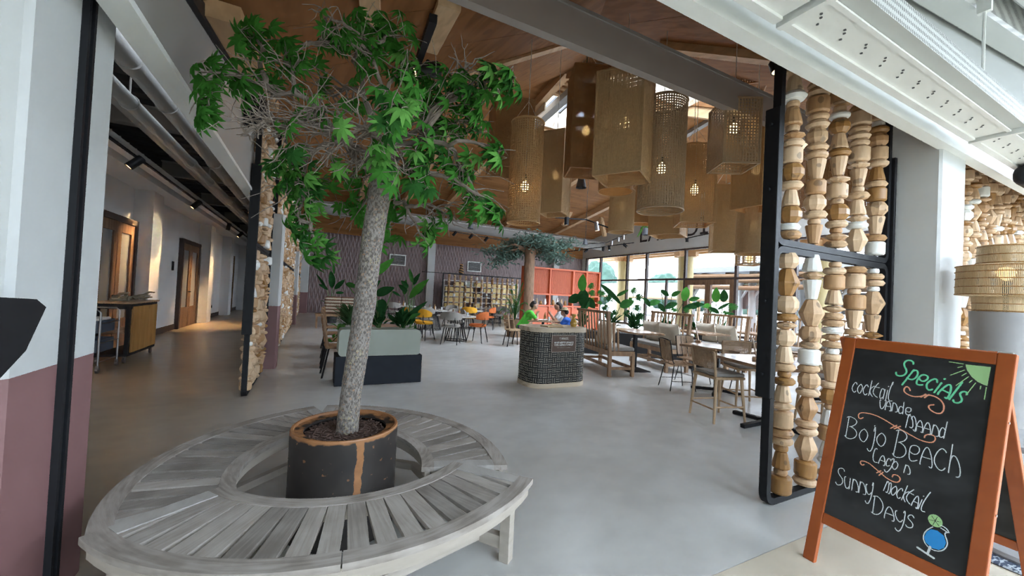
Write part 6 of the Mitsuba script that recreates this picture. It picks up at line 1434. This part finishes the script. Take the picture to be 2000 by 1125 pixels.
# ---------------------------------------------------------------- guests at a table behind the host stand
import manifold3d as mf
M_('skin', (.42, .235, .165), .55); M_('shirt_green', (.09, .52, .055), .8); M_('shirt_white', (.60, .63, .68), .8); M_('shirt_blue', (.03, .12, .50), .8); M_('jeans', (.05, .07, .12), .85); M_('hair_dark', (.015, .011, .009), .6); M_('straw', (.45, .36, .22), .8)
def bones(J, links, q=.02):
    ms = [mf.Manifold.batch_hull([mf.Manifold.sphere(J[a][1], 14).translate(J[a][0]), mf.Manifold.sphere(J[b][1], 14).translate(J[b][0])]) for a, b in links]
    m = mf.Manifold.batch_boolean(ms, mf.OpType.Add).refine_to_length(q).to_mesh(); t = trimesh.Trimesh(m.vert_properties[:, :3], m.tri_verts, process=True)
    trimesh.smoothing.filter_taubin(t, iterations=8); return t
def person(label, pos, rz, sc, shirt, lean, hair_long=False, cap=False, arms='up'):
    k = thing('person', label, 'person'); M = at(pos[0], pos[1], pos[2], rz, sc); h = .50; cx_ = .42 * lean
    hand = {'up': (.40, .07, .98), 'table': (.46, .12, .80)}[arms]; J = {'hip': ((0, 0, h + .02), .135), 'waist': ((cx_ * .35, 0, h + .20), .125), 'chest': ((cx_ * .8, 0, h + .42), .135), 'neck': ((cx_ + .03, 0, h + .57), .055), 'head': ((cx_ + .09, 0, h + .70), .088), 'chin': ((cx_ + .135, 0, h + .635), .045), 'nose': ((cx_ + .182, 0, h + .69), .015), 'brow': ((cx_ + .15, 0, h + .735), .05), 'crown': ((cx_ + .05, 0, h + .745), .085)}
    for s, n_ in ((-1, 'r'), (1, 'l')):
        J['sh' + n_] = ((cx_ * .95, s * .175, h + .47), .065); J['el' + n_] = ((cx_ + .17, s * .225, h + .265), .044); J['ha' + n_] = ((hand[0] + cx_ * .3, s * hand[1], hand[2] - .02), .03)
        J['hp' + n_] = ((.02, s * .085, h - .0), .09); J['kn' + n_] = ((.43, s * .10, h - .02), .062); J['an' + n_] = ((.45, s * .10, .08), .042); J['to' + n_] = ((.60, s * .11, .035), .034)
        for f in range(4): J[f'f{f}{n_}'] = ((hand[0] + cx_ * .3 + .05, s * (hand[1] - .03 + .018 * f), hand[2] + .06 - .008 * abs(f - 1.5)), .0085)
        J['th' + n_] = ((hand[0] + cx_ * .3 - .01, s * (hand[1] - .045), hand[2] + .04), .010)
    skin = [('chest', 'neck'), ('neck', 'head'), ('head', 'chin'), ('head', 'crown'), ('head', 'brow'), ('brow', 'nose'), ('chin', 'nose'), ('hip', 'waist'), ('waist', 'chest')]
    for n_ in 'rl': skin += [('chest', 'sh' + n_), ('sh' + n_, 'el' + n_), ('el' + n_, 'ha' + n_), ('ha' + n_, 'th' + n_), ('hip', 'hp' + n_), ('hp' + n_, 'kn' + n_), ('kn' + n_, 'an' + n_), ('an' + n_, 'to' + n_)] + [('ha' + n_, f'f{f}{n_}') for f in range(4)]
    add('body', bones(J, skin, .018), 'skin', k, True, M)
    g = {a: (p, r + .014) for a, (p, r) in J.items()}
    for n_ in 'rl': e, s_ = np.array(J['el' + n_][0]), np.array(J['sh' + n_][0]); g['sl' + n_] = (tuple(s_ * .35 + e * .65), .062)
    add('shirt', bones(g, [('hip', 'waist'), ('waist', 'chest')] + [x for n_ in 'rl' for x in (('chest', 'sh' + n_), ('sh' + n_, 'sl' + n_))], .02), shirt, k, True, M)
    add('trousers', bones(g, [x for n_ in 'rl' for x in (('hip', 'hp' + n_), ('hp' + n_, 'kn' + n_), ('kn' + n_, 'an' + n_))], .025), 'jeans', k, True, M)
    for s in (-1, 1): add('eye', moved(trimesh.creation.icosphere(1, .011), cx_ + .178, s * .032, h + .712), 'hair_dark', k, M=M); add('ear', moved(lathe([(0, -.025), (.010, -.015), (.012, .01), (0, .025)], 8), cx_ + .105, s * .086, h + .69), 'skin', k, True, M)
    hj = {'a': ((cx_ + .062, 0, h + .772), .088), 'b': ((cx_ + .018, 0, h + .72), .090), 'c': ((cx_ - .03, 0, h + .52), .07), 'd': ((cx_ - .05, 0, h + .40), .055)}
    add('hair', bones(hj, [('a', 'b')] + ([('b', 'c'), ('c', 'd')] if hair_long else []), .02), 'hair_dark', k, True, M)
    if cap: add('cap', moved(lathe([(0, .0), (.15, 0), (.15, .012), (.105, .016), (.10, .07), (.06, .10), (0, .105)], 20), cx_ + .07, 0, h + .785), 'straw', k, True, M)
    return k
RIGHT = math.degrees(math.atan2(-.452, .892))
Dg = 12.2
g1 = drop(1017, 640, Dg, 0); person('person in a bright green shirt bending over the table, seated behind the host stand', g1, RIGHT, 1.0, 'shirt_green', .75)
g2 = drop(1099, 640, Dg + .5, 0); person('person with long dark hair in a white shirt, seated facing the green shirt', g2, RIGHT + 180, 1.0, 'shirt_white', .25, hair_long=True)
g3 = drop(1109, 640, Dg - .7, 0); person('person in a blue shirt and pale hat, the smallest at the table', g3, RIGHT + 160, .88, 'shirt_blue', .15, cap=True, arms='table')
gt = drop(1060, 640, Dg + .1, 0); table_kit(1.0, .9, .76).place('small_table', at(gt[0], gt[1], 0, RIGHT), 'oak table between the seated guests', 'table')
for (x, y, d) in ((g1[0], g1[1], 0), (g2[0], g2[1], 180), (g3[0], g3[1], 160)):
    KWC.place('wooden_chair', at(x, y, 0, RIGHT + d, .98), {0: 'pale wooden chair under the person in green', 180: 'pale wooden chair under the person in white', 160: 'pale wooden chair under the person in blue'}[d], 'chair', swap={'oak': 'oak_pale'})
a = drop(1003, 650, 11.6, 0); KWC.place('wooden_chair', at(a[0], a[1], 0, RIGHT + 20, 1.0), 'pale wooden chair in front of the palm basket', 'chair', swap={'oak': 'oak_pale'})
for i in range(3): put('plate', PT, None, at(gt[0] - .25 + .25 * i, gt[1] + .1 * (i - 1), .762), label='white plate on the guests table', cat='plate', group='plates on the guests table')
put('drinking_glass', GL, None, at(gt[0] + .05, gt[1] - .25, .762), label='clear glass on the guests table', cat='glass'); put('bottle', BT, None, at(gt[0] + .22, gt[1] + .25, .762), label='amber bottle on the guests table', cat='bottle')

# ---------------------------------------------------------------- serving cart and trolley in the corridor
M_('cart_wood', _wood((.30, .15, .04), (.38, .20, .06), (.25, .12, .04), 2, .8, 10), .45); M_('bin_blue', (.045, .065, .095), .5); M_('driftwood_grey', lambda p, n, uv: mix((.10, .085, .06), (.22, .19, .13), fbm(p.x * 20, p.y * 20, p.z * 20)), .9)
ct_ = thing('serving_cart', 'black serving cart with an orange wood end panel in the corridor', 'cart')
cx0, cx1, cy0, cy1 = -3.22, -2.78, 8.95, 10.25; 
add('frame', cat([box(cx0, cx0 + .05, cy0, cy0 + .05, .12, 1.02), box(cx1 - .05, cx1, cy0, cy0 + .05, .12, 1.02), box(cx0, cx0 + .05, cy1 - .05, cy1, .12, 1.02), box(cx1 - .05, cx1, cy1 - .05, cy1, .12, 1.02), box(cx0, cx1, cy0, cy1, .12, .16), box(cx0, cx1, cy0, cy1, .93, 1.02)]), 'black_metal', ct_)
add('worktop', box(cx0 - .03, cx1 + .03, cy0 - .03, cy1 + .03, 1.02, 1.05), 'oak_top', ct_); add('end_panel', box(cx1 - .012, cx1 + .012, cy0 + .12, cy1 - .02, .17, .97), 'cart_wood', ct_)
add('shelf', box(cx0, cx1 - .05, cy0 + .05, cy1, .5, .53), 'oak_top', ct_)
for x in (cx0 + .05, cx1 - .05):
    for y in (cy0 + .05, cy1 - .05): add('castor', cat([cyl((x - .015, y, .05), (x + .015, y, .05), .05, 14), box(x - .022, x + .022, y - .02, y + .02, .06, .12)]), 'chrome_dark', ct_)
dw = []
for i in range(7):
    y = 9.0 + i * .16; dw.append(wander((-3.05 + .1 * math.sin(i * 2), y, 1.085), (-2.9 - .12 * math.sin(i), y + .3, 1.10 + .05 * (i % 3)), 6, .06))
add('driftwood', cat([tube(p_, [.03, .035, .03, .026, .02, .012], 7) for p_ in dw]), 'driftwood_grey', label='twisted grey driftwood lying on the serving cart', cat='driftwood')
ty = thing('bin_trolley', 'chrome trolley standing in front of the serving cart in the corridor', 'trolley')
tx0, tx1, t0, t1 = -3.25, -2.86, 8.15, 8.80
for y in (t0, t1): add('side_frame', tube([(tx0, y, .1), (tx0, y, .92), (tx0 + .04, y, .96), (tx1 - .04, y, .96), (tx1, y, .92), (tx1, y, .1)], .014, 8), 'chrome_dark', ty, smooth=40)
for z in (.16, .45, .75): add('runner', cat([cyl((tx0, t0, z), (tx0, t1, z), .01, 6), cyl((tx1, t0, z), (tx1, t1, z), .01, 6)]), 'chrome_dark', ty)
for x in (tx0, tx1):
    for y in (t0, t1): add('castor', cat([cyl((x - .015, y, .045), (x + .015, y, .045), .045, 14), box(x - .02, x + .02, y - .018, y + .018, .05, .11)]), 'chrome_dark', ty)
for i, z in enumerate((.30, .60)):
    o, ii = Polygon(rrect(.34, .58, .05)), Polygon(rrect(.31, .55, .04)); m = cat([ext(o.difference(ii), 0, .19), ext(o, 0, .012)]); add('bin', moved(m, (tx0 + tx1) / 2, (t0 + t1) / 2, z + .0), 'bin_blue', label=('lower', 'upper')[i] + ' dark blue bin in the chrome trolley', cat='bin')
add('cloth', moved(rbox(.28, .4, .05, .02), (tx0 + tx1) / 2, (t0 + t1) / 2, .80), 'plate_white', label='folded white cloths on the upper bin of the trolley', cat='cloth')
